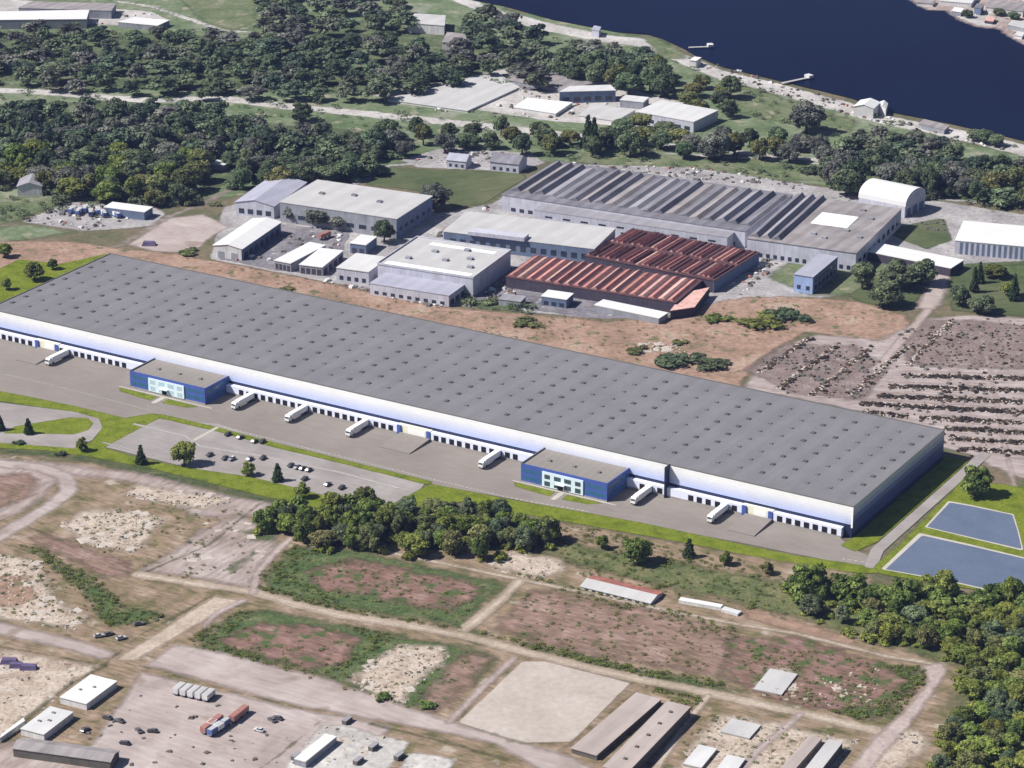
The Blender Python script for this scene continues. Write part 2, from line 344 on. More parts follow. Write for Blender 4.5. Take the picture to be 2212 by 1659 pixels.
def patch(name, pts, mat, cell=2.5, width=None, world=False, kind='structure', px=True):
    mt = M[mat]; amp = mt['amp']; soft = mt['soft']
    p = np.array([(q[0], q[1]) for q in (GS(pts) if px else pts)])
    LAYER[0] += 1; z = .03+.004*LAYER[0]
    mg = amp+soft+cell+(width or 0)/2
    lo = p.min(0)-mg; hi = p.max(0)+mg
    nx = int((hi[0]-lo[0])/cell)+2; ny = int((hi[1]-lo[1])/cell)+2
    xs = lo[0]+np.arange(nx)*cell; ys = lo[1]+np.arange(ny)*cell
    X, Y = np.meshgrid(xs, ys, indexing='ij'); Pt = np.stack([X.ravel(), Y.ravel()], 1)
    d = sdf_line(Pt, p, width) if width else sdf_poly(Pt, p)
    across = width/2-d if width else np.full(len(d), 99.0)
    I, J = np.meshgrid(np.arange(nx-1), np.arange(ny-1), indexing='ij'); I = I.ravel(); J = J.ravel()
    q = np.stack([I*ny+J, (I+1)*ny+J, (I+1)*ny+J+1, I*ny+J+1], 1)
    q = q[d[q].max(1) > -amp-.01]
    used, inv = np.unique(q, return_inverse=True); q = inv.reshape(-1, 4)
    Vv = np.concatenate([Pt[used], np.full((len(used),1), z)], 1)
    o = arrmesh(name, Vv, q, {'edge': d[used], 'across': across[used]}, mt)
    tag(o, kind=kind); return o
def arrmesh(name, Vv, Q, attrs, mat, parent=None, smooth=False):
    me = bpy.data.meshes.new(name); k = Q.shape[1]
    me.vertices.add(len(Vv)); me.vertices.foreach_set('co', np.ascontiguousarray(Vv, dtype=np.float32).ravel())
    me.loops.add(Q.size); me.loops.foreach_set('vertex_index', np.ascontiguousarray(Q, dtype=np.int32).ravel())
    me.polygons.add(len(Q)); me.polygons.foreach_set('loop_start', np.arange(len(Q), dtype=np.int32)*k)
    for a, val in (attrs or {}).items():
        at = me.attributes.new(a, 'FLOAT', 'POINT'); at.data.foreach_set('value', np.ascontiguousarray(val, dtype=np.float32))
    me.update(calc_edges=True); me.validate()
    return link(name, me, mat, parent)
def lane(name, pts, width, mat, cell=1.5, px=True): return patch(name, pts, mat, cell, width, px=px)

# terrain: one sheet to the horizon (finer in the middle), everything else lies on it
g = MB(); g.add([(-9000,-1500,0),(9000,-1500,0),(9000,16000,0),(-9000,16000,0)], [(0,1,2,3)])
go = g.build('ground', M['terrain']); tag(go, kind='structure')
at = go.data.attributes.new('edge', 'FLOAT', 'POINT'); at.data.foreach_set('value', [99]*4)

exec_patches = True
# ---- far side: land behind the factories
patch('meadow_ground', [(-500,-300),(960,-300),(1100,20),(1420,85),(1560,160),(1700,190),(1850,240),(2050,300),(2300,350),(2600,420),(2600,470),(2212,440),(1990,435),(1650,385),(1200,350),(900,350),(640,390),(500,430),(-100,440),(-500,440)], 'far_green', 8)
patch('scrub_field', [(-60,66),(300,70),(520,80),(880,30),(1000,60),(1190,125),(1180,185),(1060,150),(800,207),(560,200),(240,192),(-60,172)], 'far_scrub', 6)
patch('scrub_field', [(-60,225),(330,215),(560,262),(830,285),(830,330),(700,385),(520,392),(420,430),(60,395),(-60,400)], 'far_scrub', 6)
patch('pale_yard', [(-60,-10),(60,0),(330,25),(370,45),(360,62),(240,55),(130,52),(-60,50)], 'pale_ground', 5)
patch('meadow', [(360,-20),(560,-10),(560,50),(500,68),(440,50)], 'meadow', 6)
lane('road', [(250,2),(330,15),(420,45),(480,66),(540,70)], 7, 'pale_ground', 4)
patch('riverbank', [(930,-20),(985,-15),(1080,22),(1190,50),(1330,78),(1400,83),(1470,112),(1560,150),(1700,185),(1840,222),(1905,247),(2050,275),(2120,290),(2260,322),(2260,352),(2130,318),(2020,292),(1900,268),(1800,240),(1680,205),(1560,175),(1470,140),(1400,105),(1300,92),(1180,68),(1060,38)], 'pale_ground', 5)
patch('meadow', [(1380,80),(1420,78),(1480,110),(1490,130),(1430,128)], 'meadow', 4)
patch('meadow', [(1560,165),(1680,205),(1860,262),(1840,290),(1700,270),(1560,240)], 'meadow', 5)
lane('road', [(-40,193),(120,200),(240,212),(330,217),(480,212),(600,228),(780,245),(930,260),(1100,278),(1300,300),(1500,322),(1800,352)], 15, 'pale_ground', 4)
lane('road', [(2000,428),(2100,436),(2260,452)], 6, 'grey_yard', 4)
patch('meadow', [(-40,178),(190,186),(190,197),(-40,190)], 'meadow', 4)
patch('concrete_yard', [(800,207),(1090,148),(1200,148),(1330,182),(1540,238),(1500,275),(1420,285),(1330,272),(1180,262),(1040,240),(930,225)], 'pale_ground', 4)
patch('concrete_yard', [(1085,160),(1200,150),(1300,178),(1230,200),(1130,196)], 'dark_yard', 4)
patch('meadow', [(1300,300),(1800,352),(1800,395),(1480,385),(1230,350)], 'meadow', 5)
lane('road', [(1420,330),(1640,343),(1840,360)], 6, 'pale_ground', 4)
patch('concrete_yard', [(860,345),(960,318),(1150,330),(1180,352),(1120,372),(900,362)], 'grey_yard', 4)
patch('lawn', [(785,400),(840,362),(1130,372),(1140,385),(1050,440),(980,450),(940,420),(880,410)], 'olive_lawn', 3)
lane('road', [(700,430),(790,385),(840,358),(1000,345)], 6, 'grey_yard', 3)
patch('factory_yard', [(1060,440),(1200,352),(1500,362),(1760,402),(2000,430),(2260,470),(2260,620),(2060,590),(1700,660),(1500,680),(1300,690),(960,660),(700,610),(450,560),(480,450),(600,400),(700,420),(950,460)], 'grey_yard', 3)
patch('factory_yard', [(1000,640),(1090,585),(1150,560),(1450,680),(1300,690),(1060,660)], 'dark_yard', 3)
patch('factory_yard', [(470,560),(560,480),(760,500),(720,600),(600,585)], 'dark_yard', 3)
patch('factory_yard', [(1650,600),(1700,560),(1840,540),(2000,600),(1980,640),(1740,640)], 'meadow', 3)
patch('factory_yard', [(1980,480),(2040,470),(2060,520),(2000,540),(1900,500)], 'olive_lawn', 3)
patch('parking_yard', [(270,530),(360,470),(440,462),(500,490),(450,520),(420,548),(330,545)], 'lav_road', 3)
patch('depot_yard', [(40,480),(150,435),(340,450),(360,462),(330,490),(180,500)], 'grey_yard', 3)
patch('meadow', [(-60,430),(120,420),(150,435),(40,480),(-60,500)], 'meadow', 3)
patch('meadow', [(-60,490),(60,485),(180,500),(60,520),(-60,530)], 'far_green', 3)
lane('road', [(150,575),(270,525),(360,470),(440,440),(520,395)], 7, 'pink_ground', 3)
patch('orange_lot', [(-80,520),(150,520),(300,540),(360,545),(480,565),(720,612),(960,662),(1300,692),(1450,690),(1520,655),(1620,640),(1740,640),(1850,650),(1960,680),(1990,720),(1890,740),(1740,720),(1640,780),(1600,840),(1300,800),(900,720),(500,620),(260,560),(120,600),(-80,610)], 'orange_ground', 3)
patch('grass_strip', [(-40,600),(40,560),(130,570),(245,545),(120,610),(-40,670)], 'verge', 2)
patch('grass_strip', [(1000,650),(1090,640),(1140,665),(1120,678),(1020,668)], 'scrub', 2)
patch('pink_lot', [(1600,840),(1650,770),(1760,720),(1900,735),(1980,690),(2080,680),(2300,690),(2300,1070),(2140,1010),(2085,982),(2036,970),(1900,900)], 'lot_pink', 3)
patch('pink_lot', [(1600,800),(1690,740),(1850,745),(1930,790),(1870,870),(1700,850)], 'mauve_lot', 2.5)
patch('pink_lot', [(1960,690),(2100,690),(2260,705),(2260,800),(2120,800),(1960,790),(1940,760)], 'mauve_lot', 2.5)
for a, b in (((1635,806),(1742,730)),((1672,842),(1808,742)),((1745,856),(1875,752)),((1830,856),(1955,748))):
    lane('concrete_strip', [a, b], 3.4, 'pink_track', 1.5)
for x0, y0, x1, y1 in ((1950,802,2290,812),(1920,826,2290,842),(1890,848,2290,866),(1870,862,2290,890),(1870,888,2290,914),(1990,915,2290,935)):
    lane('concrete_strip', [(x0,y0),(x1,y1)], 3, 'pink_track', 1.5)
lane('path', [(2118,718),(2130,770),(2142,815),(2157,890),(2169,955),(2180,1000),(2196,1075)], 4, 'pink_track', 1.5)
lane('path', [(1890,800),(1980,700),(2020,650)], 7, 'pink_track', 2)
patch('road', [(2022,580),(2064,588),(2044,635),(2030,672),(1972,668),(2000,620)], 'lav_road', 2.5)
patch('lawn', [(1830,640),(1880,600),(2000,610),(1985,650),(1960,668),(1860,655)], 'olive_lawn', 2.5)
patch('lawn', [(2050,600),(2080,570),(2260,560),(2260,690),(2050,672)], 'olive_lawn', 2.5)
patch('lawn', [(2130,575),(2260,560),(2260,610),(2180,600)], 'scrub', 2.5)

# ---- warehouse plot
patch('asphalt_yard', [W(500,0),W(500,-62),W(400,-58),W(300,-52),W(194,-46),W(150,-41),W(95,-36),W(40,-30),W(-14,-26),W(-21,-20),W(-18,-14),W(-8,-11),W(4,-3),W(4,0)], 'asphalt', 2.5, px=False)
patch('parking_lot', [(330,905),(470,915),(560,945),(920,1045),(905,1062),(880,1095),(745,1092),(640,1062),(540,1036),(400,1010),(222,966),(240,945),(300,925)], 'asphalt_light', 2)
patch('grass_verge', [(-40,945),(30,960),(200,958),(300,990),(420,1013),(540,1030),(640,1054),(740,1080),(830,1098),(930,1045),(1100,1079),(1270,1108),(1380,1128),(1520,1158),(1700,1197),(1880,1224),(1900,1222),(1905,1240),(1860,1240),(1700,1222),(1520,1182),(1400,1160),(1200,1125),(1000,1085),(900,1100),(700,1105),(560,1072),(450,1045),(330,1015),(200,990),(100,975),(-40,968)], 'verge', 2)
patch('hedge_strip', [(-40,962),(100,970),(200,986),(330,1010),(450,1040),(560,1066),(640,1085),(560,1088),(450,1062),(330,1030),(200,1003),(100,990),(-40,980)], 'scrub', 2)
patch('grass_verge', [(-40,838),(0,845),(160,877),(270,903),(330,893),(462,922),(600,958),(760,998),(930,1040),(925,1050),(760,1008),(600,970),(462,932),(345,905),(250,955),(215,975),(170,985),(200,950),(215,925),(190,905),(160,892),(0,868),(-40,860)], 'verge', 1.6)
patch('drive', [(-40,866),(0,870),(160,890),(215,905),(222,925),(200,952),(160,970),(60,962),(-40,955)], 'asphalt_light', 1.6)
patch('grass_island', [(5,938),(30,922),(90,912),(150,902),(190,904),(203,915),(192,930),(160,940),(80,938)], 'verge', 1.5)
lane('kerb_line', [(-30,800),(100,830),(200,855),(325,888)], 1.8, 'paint_line', 1)
lane('grass_verge', [(345,899),(462,926),(600,963),(760,1003),(925,1044)], 4.6, 'verge', 1.2)
lane('kerb_line', [(466,919),(600,953),(760,993),(925,1034),(1100,1076),(1270,1106)], 1.2, 'paving', 1)
lane('footpath', [(412,956),(468,925)], 2.4, 'paving', 1)
lane('parking_line', [(290,917),(400,943),(433,965),(570,987),(737,1022),(860,1055)], 2.6, 'paint_line', 1.2)
lane('parking_line', [(223,957),(330,984)], 2.2, 'paint_line', 1.2)
lane('kerb_line', [W(-17,-20),W(-6,-22)], 1.2, 'paving', 1, px=False)
# offices' front lawns
for u0, u1 in ((108,161),(335,391)):
    m_ = (u0+u1)/2
    patch('grass_bed', [W(u0+4,-23.5),W(m_-3,-23.5),W(m_-3,-30),W(u0+10,-28.5)], 'verge', 1, px=False)
    patch('grass_bed', [W(m_+3,-23.5),W(u1,-23.5),W(u1-4,-28),W(m_+3,-30)], 'verge', 1, px=False)
    lane('footpath', [W(m_,-23),W(m_,-31)], 3, 'paving', 1, px=False)
    lane('footpath', [W(u0-1,-22.6),W(u1,-22.6)], 1.6, 'paving', 1, px=False)
# right side
patch('grass_strip', [W(0,-3),W(2,-10),W(-7,-13),W(-9,-8),W(-12,2),W(-12,108),W(0,108),W(0,0)], 'verge', 2, px=False)
lane('ring_road', [W(-19,-22),W(-15,-6),W(-15,118)], 6, 'asphalt_light', 1.5, px=False)
patch('grass_plot', [(1885,1225),(1935,1185),(2085,1030),(2150,1050),(2260,1075),(2260,1320),(2100,1275),(1900,1242)], 'verge', 2)
patch('grass_plot', [(2050,1050),(2100,1048),(2215,1085),(2260,1090),(2260,1060),(2150,1045)], 'verge', 2)
def basin(pts, nm):
    patch('basin_rim', pts, 'paving', 1.2)
    c = [sum(p[i] for p in pts)/len(pts) for i in (0,1)]
    return [(c[0]+(p[0]-c[0])*.955, c[1]+(p[1]-c[1])*.93) for p in pts]
patch('basin_water', basin([(1996,1140),(2048,1083),(2098,1092),(2190,1112),(2202,1150),(2212,1192),(2120,1170)], 0), 'liner', 1.2)
patch('basin_water', basin([(1902,1231),(1985,1152),(2100,1178),(2216,1206),(2300,1228),(2300,1330),(2180,1288),(2050,1258)], 0), 'liner', 1.2)

# ---- foreground lots
patch('scrub_field', [(-80,970),(200,1000),(560,1085),(700,1110),(900,1110),(1200,1125),(1520,1182),(1850,1240),(2300,1330),(2300,1720),(-80,1720)], 'scrub_mix', 3)
patch('scrub_field', [(540,1120),(600,1095),(900,1090),(1180,1150),(1300,1180),(1700,1250),(1900,1250),(2300,1330),(2300,1720),(1990,1720),(2040,1560),(2060,1450),(1860,1385),(1660,1330),(1240,1230),(1150,1190),(800,1190)], 'wood_floor', 3)
patch('dirt_lot', [(-60,985),(100,995),(300,1020),(600,1090),(560,1120),(420,1120),(300,1050),(150,1030),(60,1110),(-60,1150)], 'pink_ground', 2)
patch('dirt_lot', [(-60,1025),(70,1020),(95,1040),(75,1075),(-60,1130)], 'field_mauve', 2)
lane('road', [(-40,1000),(80,1010),(140,1030),(150,1060),(110,1095),(50,1130),(-60,1190)], 11, 'lav_road', 2)
patch('rubble_lot', [(117,1135),(180,1100),(250,1100),(370,1120),(355,1140),(290,1199),(200,1185)], 'rubble_lot', 1.8)
patch('rubble_lot', [(250,1068),(300,1045),(420,1062),(520,1080),(440,1105),(330,1090)], 'rubble_lot', 1.8)
patch('dirt_lot', [(50,1165),(110,1150),(290,1215),(285,1246),(215,1255)], 'field_mauve', 2)
patch('rubble_lot', [(-60,1190),(30,1195),(90,1216),(127,1292),(196,1332),(165,1368),(60,1350),(-60,1335)], 'rubble_lot', 1.8)
patch('dirt_lot', [(-60,1240),(60,1245),(90,1290),(40,1315),(-60,1310)], 'orange_ground', 2)
patch('scrub_strip', [(43,1179),(83,1186),(213,1252),(267,1306),(365,1330),(313,1354),(233,1358),(180,1295),(100,1222)], 'scrub', 1.8)
patch('dirt_lot', [(300,1235),(420,1150),(520,1105),(560,1130),(610,1165),(545,1280),(450,1262)], 'pink_ground', 2)
patch('scrub_strip', [(500,1150),(560,1140),(610,1165),(570,1178)], 'scrub', 1.6)
patch('scrub_strip', [(480,1230),(550,1190),(560,1195),(500,1245)], 'scrub', 1.6)
lane('gravel_road', [(-60,1345),(60,1372),(150,1392),(225,1416)], 11, 'lav_road', 2)
patch('gravel_road', [(463,1287),(527,1299),(417,1359),(367,1389),(293,1432),(240,1430)], 'tan_track', 1.6)
patch('brown_field', [(560,1235),(630,1175),(760,1185),(1000,1235),(1110,1265),(1000,1360),(740,1320),(560,1280)], 'scrub', 2)
patch('brown_field', [(650,1230),(760,1205),(1000,1250),(1070,1275),(980,1330),(820,1300),(680,1275)], 'field_brown', 2)
patch('brown_field', [(1140,1270),(1240,1285),(1480,1330),(1600,1370),(1590,1420),(1560,1470),(1370,1440),(1130,1390),(1060,1360)], 'field_mauve', 2)
patch('scrub_strip', [(1020,1365),(1130,1385),(1370,1440),(1560,1475),(1640,1500),(1520,1495),(1350,1458),(1150,1408)], 'scrub', 1.8)
patch('brown_field', [(1560,1380),(1720,1375),(1900,1430),(2000,1450),(1990,1500),(1930,1545),(1860,1556),(1660,1515),(1560,1470)], 'field_brown', 2)
patch('scrub_strip', [(1900,1440),(1995,1440),(1998,1480),(1935,1545),(1860,1558),(1780,1535),(1900,1520),(1940,1470)], 'scrub', 1.8)
patch('rubble_lot', [(1620,1485),(1660,1440),(1690,1432),(1730,1452),(1700,1490),(1660,1500)], 'rubble_lot', 1.6)
patch('brown_field', [(410,1380),(520,1320),(570,1318),(740,1345),(1020,1395),(1090,1420),(1050,1470),(870,1545),(690,1465),(420,1400)], 'scrub', 2)
patch('brown_field', [(465,1385),(560,1345),(700,1350),(800,1380),(740,1440),(660,1450),(520,1415)], 'field_brown', 2)
patch('brown_field', [(900,1500),(1000,1400),(1080,1420),(980,1530),(900,1560)], 'field_mauve', 2)
patch('rubble_lot', [(744,1472),(854,1392),(970,1394),(972,1430),(897,1489),(867,1540)], 'rubble_lot', 1.6)
patch('pink_yard', [(100,1720),(200,1600),(300,1450),(640,1530),(860,1570),(700,1720)], 'lav_road', 2)
patch('pink_yard', [(-60,1540),(0,1400),(120,1420),(230,1440),(120,1510),(0,1600),(-60,1620)], 'rubble_lot', 2)
patch('pink_yard', [(-60,1620),(30,1600),(250,1650),(250,1720),(-60,1720)], 'pink_ground', 2)
patch('pale_yard', [(560,1720),(690,1565),(760,1570),(840,1592),(890,1605),(800,1720)], 'pale_ground', 1.8)
patch('pale_yard', [(860,1660),(880,1625),(985,1640),(960,1700),(850,1700)], 'pale_ground', 1.8)
patch('sand_lot', [(987,1563),(1127,1430),(1180,1430),(1364,1478),(1237,1606),(1127,1608)], 'sand_lot', 1.8)
patch('dirt_lot', [(1400,1720),(1480,1620),(1545,1540),(1690,1560),(1760,1580),(1860,1600),(1780,1720)], 'rubble_lot', 2)
patch('dirt_lot', [(1890,1580),(1930,1560),(2010,1590),(2000,1640),(1850,1720),(1800,1720)], 'rubble_lot', 2)
patch('scrub_strip', [(1200,1625),(1370,1490),(1400,1480),(1520,1510),(1490,1560),(1400,1670),(1300,1690)], 'scrub_mix', 1.8)
patch('rubble_lot', [(1050,1225),(1100,1190),(1220,1210),(1230,1240),(1150,1255)], 'rubble_lot', 1.6)
patch('dirt_lot', [(1600,1310),(1660,1320),(1860,1385),(1840,1400),(1600,1340)], 'orange_ground', 1.8)
# overgrown borders between the lots
for ln, wd in (([(463,1285),(380,1333),(300,1375),(225,1437)],2.2),([(225,1440),(150,1482),(60,1553),(-20,1622)],2.6),([(300,1440),(450,1482),(640,1530)],1.6),([(640,1530),(760,1545)],1.4),([(700,1553),(620,1620),(555,1668)],1.8),([(800,1566),(900,1590),(1000,1616),(1095,1642)],3.2),([(367,1392),(300,1430)],1.6),([(300,1246),(230,1225),(110,1160),(60,1140)],1.6),([(560,1090),(450,1180),(300,1244)],2.2),([(870,1545),(960,1568)],1.6),([(-20,1395),(120,1420),(225,1440)],1.8)):
    lane('scrub_strip', ln, wd, 'border', 1.2)
# tracks on top
lane('gravel_track', [(300,1244),(430,1265),(547,1281),(640,1308),(740,1332),(870,1352),(1004,1376),(1137,1412),(1250,1440),(1370,1468),(1475,1488),(1600,1515),(1740,1545),(1890,1580)], 7.5, 'tan_track', 1.5)
lane('gravel_track', [(627,1166),(737,1176),(860,1200),(1004,1229),(1137,1257),(1237,1277),(1350,1302),(1475,1328),(1600,1352),(1721,1371),(1918,1421),(1990,1432),(2030,1440)], 4.5, 'tan_track', 1.3)
lane('gravel_track', [(627,1166),(590,1200),(555,1240),(548,1283)], 5.5, 'pink_track', 1.5)
lane('gravel_track', [(1122,1258),(1080,1300),(1004,1362)], 7, 'tan_track', 1.4)
lane('gravel_track', [(527,1299),(470,1325),(440,1355)], 5, 'pink_track', 1.4)
patch('gravel_road', [(307,1440),(377,1389),(412,1395),(560,1430),(690,1462),(820,1505),(980,1560),(1240,1635),(1330,1690),(1200,1690),(1060,1610),(860,1570),(640,1530),(450,1480)], 'lav_road', 1.8)
patch('gravel_road', [(1985,1440),(2040,1430),(2052,1450),(1990,1545),(1900,1650),(1850,1720),(1780,1720),(1880,1600),(1940,1545),(2000,1475)], 'pink_track', 1.6)
lane('gravel_track', [(1110,1425),(1050,1480),(970,1562)], 5, 'pink_track', 1.4)
lane('gravel_track', [(1530,1505),(1470,1580),(1400,1690)], 5, 'tan_track', 1.4)
lane('gravel_track', [(1730,1545),(1640,1620),(1560,1720)], 5, 'pink_track', 1.4)
lane('sand_berm', [(987,1565),(1127,1610),(1237,1607),(1366,1478)], 1.2, 'scrub', 1)
SITEZ = .03+.004*LAYER[0]

# thin blue air over the whole land
hz = MB(); hz.box((-9200,-1700,-1), (18400,0,0), (0,17900,0), (0,0,541)); hm = bpy.data.materials.new('air'); hm.use_nodes = True
hn = hm.node_tree.nodes; hn.remove(hn['Principled BSDF']); pv = hn.new('ShaderNodeVolumePrincipled'); pv.inputs['Color'].default_value = (.36,.46,1,1); pv.inputs['Density'].default_value = .00003
hm.node_tree.links.new(pv.outputs[0], [n for n in hn if n.type == 'OUTPUT_MATERIAL'][0].inputs['Volume'])
ho = hz.build('haze', hm); tag(ho, kind='stuff')

# river and the opposite shore
wm = MB(); wp = GS([(930,-25),(1000,-3),(1095,16),(1190,43),(1330,70),(1400,76),(1430,85),(1475,106),(1510,126),(1560,146),(1700,180),(1840,214),(1905,240),(2050,268),(2120,284),(2230,310)])
wp = [Vector((p.x,p.y,0)) for p in wp]; far = [Vector((3000,900,0)),Vector((5000,2000,0)),Vector((4000,9000,0)),Vector((-4000,9000,0)),Vector((-900,3400,0))]
ring = wp+far
LAYER[0] += 1
wm.add([(p.x,p.y,.06+.004*LAYER[0]) for p in ring], [tuple(range(len(ring)))[::-1]])
wo = wm.build('river', M['water']); tag(wo, kind='structure')
LAYER[0] += 60
patch('far_shore', [(1940,-10),(1980,14),(2000,26),(2040,26),(2056,40),(2085,54),(2118,66),(2152,64),(2178,84),(2230,112),(2500,190),(2900,250),(3600,200),(3600,-300),(1900,-300)], 'pink_ground', 8)
patch('far_shore', [(2060,36),(2090,50),(2118,60),(2150,58),(2160,40),(2110,24),(2060,20)], 'pale_ground', 4)
patch('far_shore', [(2170,60),(2230,100),(2400,150),(2400,60),(2200,20)], 'rubble_lot', 5)

# ------------------------------------------------------------------ big warehouse
LW, DW, HW = 495.0, 103.0, 15.0
def ubox(mb, u0, u1, v0, v1, z0, z1):
    a = W(u0, v0, z0); mb.box(a, U*(u1-u0), V*(v1-v0), Vector((0,0,z1-z0)))
wh = thing('warehouse', 'very long grey-roofed warehouse with white and blue cladding crossing the picture', 'warehouse', W(0,0,0))
OFF = wh.location
def wpart(name, mat, par, *boxes):
    mb = MB()
    for b in boxes: ubox(mb, *b)
    return mb.build(name, mat, par, OFF)
fin_u = fu(1441, -2, 10)
# front: blue-black plinth, then bands with the reflection gradient put into their colour, left and right of the fire wall
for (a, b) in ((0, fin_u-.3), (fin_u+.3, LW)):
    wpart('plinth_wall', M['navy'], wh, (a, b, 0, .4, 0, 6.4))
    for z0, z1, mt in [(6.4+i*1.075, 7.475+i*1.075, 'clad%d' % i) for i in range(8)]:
        wpart('cladding_reflection_band', M[mt], wh, (a, b, -.06, .4, z0+.02, z1-.02))
wpart('corner_post', M['white'], wh, (-.25, .55, -.2, -.07, 5, 15))
for z0, z1, mt in ((0,2.2,'e5'),(2.2,5,'e4'),(5,8,'e4'),(8,10.5,'e3'),(10.5,12.8,'e2'),(12.8,15,'e1')):  # end wall's brightness gradient put into band colours, pale top to dark foot
    wpart('end_gradient_band', M[mt], wh, (-.12, .3, .45, DW, z0+.03, z1-.03))
wpart('rear_wall', M['navy'], wh, (0, LW, DW, DW+.4, 0, 14.9))
wpart('left_end_wall', M['navy'], wh, (LW, LW+.3, 0, DW, 0, 14.9))
wpart('fire_wall', M['navy'], wh, (fin_u-.3, fin_u+.3, -4.2, .5, 0, 15.4))
roof = wpart('roof', M['roof_main'], wh, (.3, LW, .4, DW, 14.5, 14.95))
for b in ((-.2, LW+.4, -.1, .75, 15.0, 15.25), (-.2, LW+.4, DW-.2, DW+.5, 15.0, 15.2), (-.25, .35, .75, DW-.2, 15.0, 15.2), (LW-.2, LW+.4, .75, DW-.2, 15.0, 15.3)):
    wpart('coping', M['coping'], wh, b)
def dome_mesh(name, sx, sy, h, mat):
    mb = MB(); c = [U*(sx*a)+V*(sy*b) for a, b in ((-.5,-.5),(-.5,.5),(.5,.5),(.5,-.5))]
    mb.hexa(c, [p+Vector((0,0,.35)) for p in c]); 
    mb.hexa([p*.94+Vector((0,0,.355)) for p in c], [p*.6+Vector((0,0,h)) for p in c])
    me = bpy.data.meshes.new(name); me.from_pydata(mb.v, [], mb.f); me.materials.append(mat); return me
sk_me = dome_mesh('skylight', 2.1, 2.2, .45, M['skyl']); vt_me = dome_mesh('roof_dome', 1.7, 1.7, .3, M['vent'])
for k in range(44):
    u = 6.5+11.25*k; dark = (k % 4 in (0, 3))
    for j in range(8):
        p = W(u, 14.2+10.85*j, 14.95)-OFF
        o = link('skylight' if dark else 'roof_dome', sk_me if dark else vt_me, None, roof); o.location = p
# dock house in runs
O2 = (112.0, 157.5); O1 = (339.5, 386.0)
gates = [tuple(fu(p) for p in q) for q in ((1664.3,1607.5),(925.6,862.5),(123.0,80.5))]
runs = [(4.0, gates[0][0]-1.2), (gates[0][1]+1.2, fin_u-.35), (fin_u+.35, O2[0]-.1), (O2[1]+.1, gates[1][0]-1.2), (gates[1][1]+1.2, O1[0]-.1), (O1[1]+.1, gates[2][0]-1.2), (gates[2][1]+1.2, 492)]
DZ = 4.9; DV = -2.6
doors_px = [1801,1781,1761,1742,1722.7,1703.5,1684,1586,1568,1549.7,1529.6,1510.5,1492,1425,1404.7,1387,812,828,844,942,958,975.6,992,1010,1027,1044.7,1062,1079,1096,1113,521,537,552,568,584,600.5,615.5,632,648,663,680,696,712,728,744.6,760.5,777,793,133,148,164,178,192.5,207.5,222.5,238,253,268,8,22,36,50,65]
docku = [fu(p, DV, 2.5) for p in doors_px]
mb = MB(); mb.box(U*-1.25-V*.18, U*2.5, V*.25, (0,0,2.6)); shel = mb.build('dock_door', M['black']); COL.objects.unlink(shel); shel_me = shel.data
mb = MB(); mb.box(U*-1.0-V*.24, U*2.0, V*.05, (0,0,1.9)); tmpo = mb.build('door_leaf', M['conc_dark']); COL.objects.unlink(tmpo); leaf_me = tmpo.data
for a, b in runs:
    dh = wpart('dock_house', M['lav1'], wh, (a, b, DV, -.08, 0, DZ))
    wpart('dock_plinth', M['concrete'], dh, (a+.05, b-.05, DV-.08, DV-.002, 0, 1.15))
    for u in docku:
        if a < u < b:
            d = link('dock_door', shel_me, None, dh); d.location = W(u, DV, 1.25)-OFF
for a, b in gates:
    lo, hi = min(a,b), max(a,b)
    gp = wpart('gate_bay', M['cream'], wh, (lo-1, hi+1, DV+.3, -.08, 0, 5.2))
    wpart('roller_gate', M['white'], gp, (lo+2.0, hi-5, DV+.2, DV+.298, .2, 4.4))
    for c in (lo, hi): wpart('gate_pillar', M['blue'], wh, (c-1.05, c+1.05, DV-.4, DV+.28, 0, 5.0))
    # ramp down into the yard
    mb = MB(); r0 = W(lo-1.1, DV-.42, 0); r1 = W(hi-1.0, DV-.42, 0); r2 = W(hi-1.0, -21, 0); r3 = W(lo-1.1, -21, 0)
    up = Vector((0,0,1.7))
    mb.hexa([r0,r1,r2,r3], [r0+up,r1+up,r2+Vector((0,0,SITEZ+.05)),r3+Vector((0,0,SITEZ+.05))]); mb.build('ramp', M['ramp'], wh, OFF)
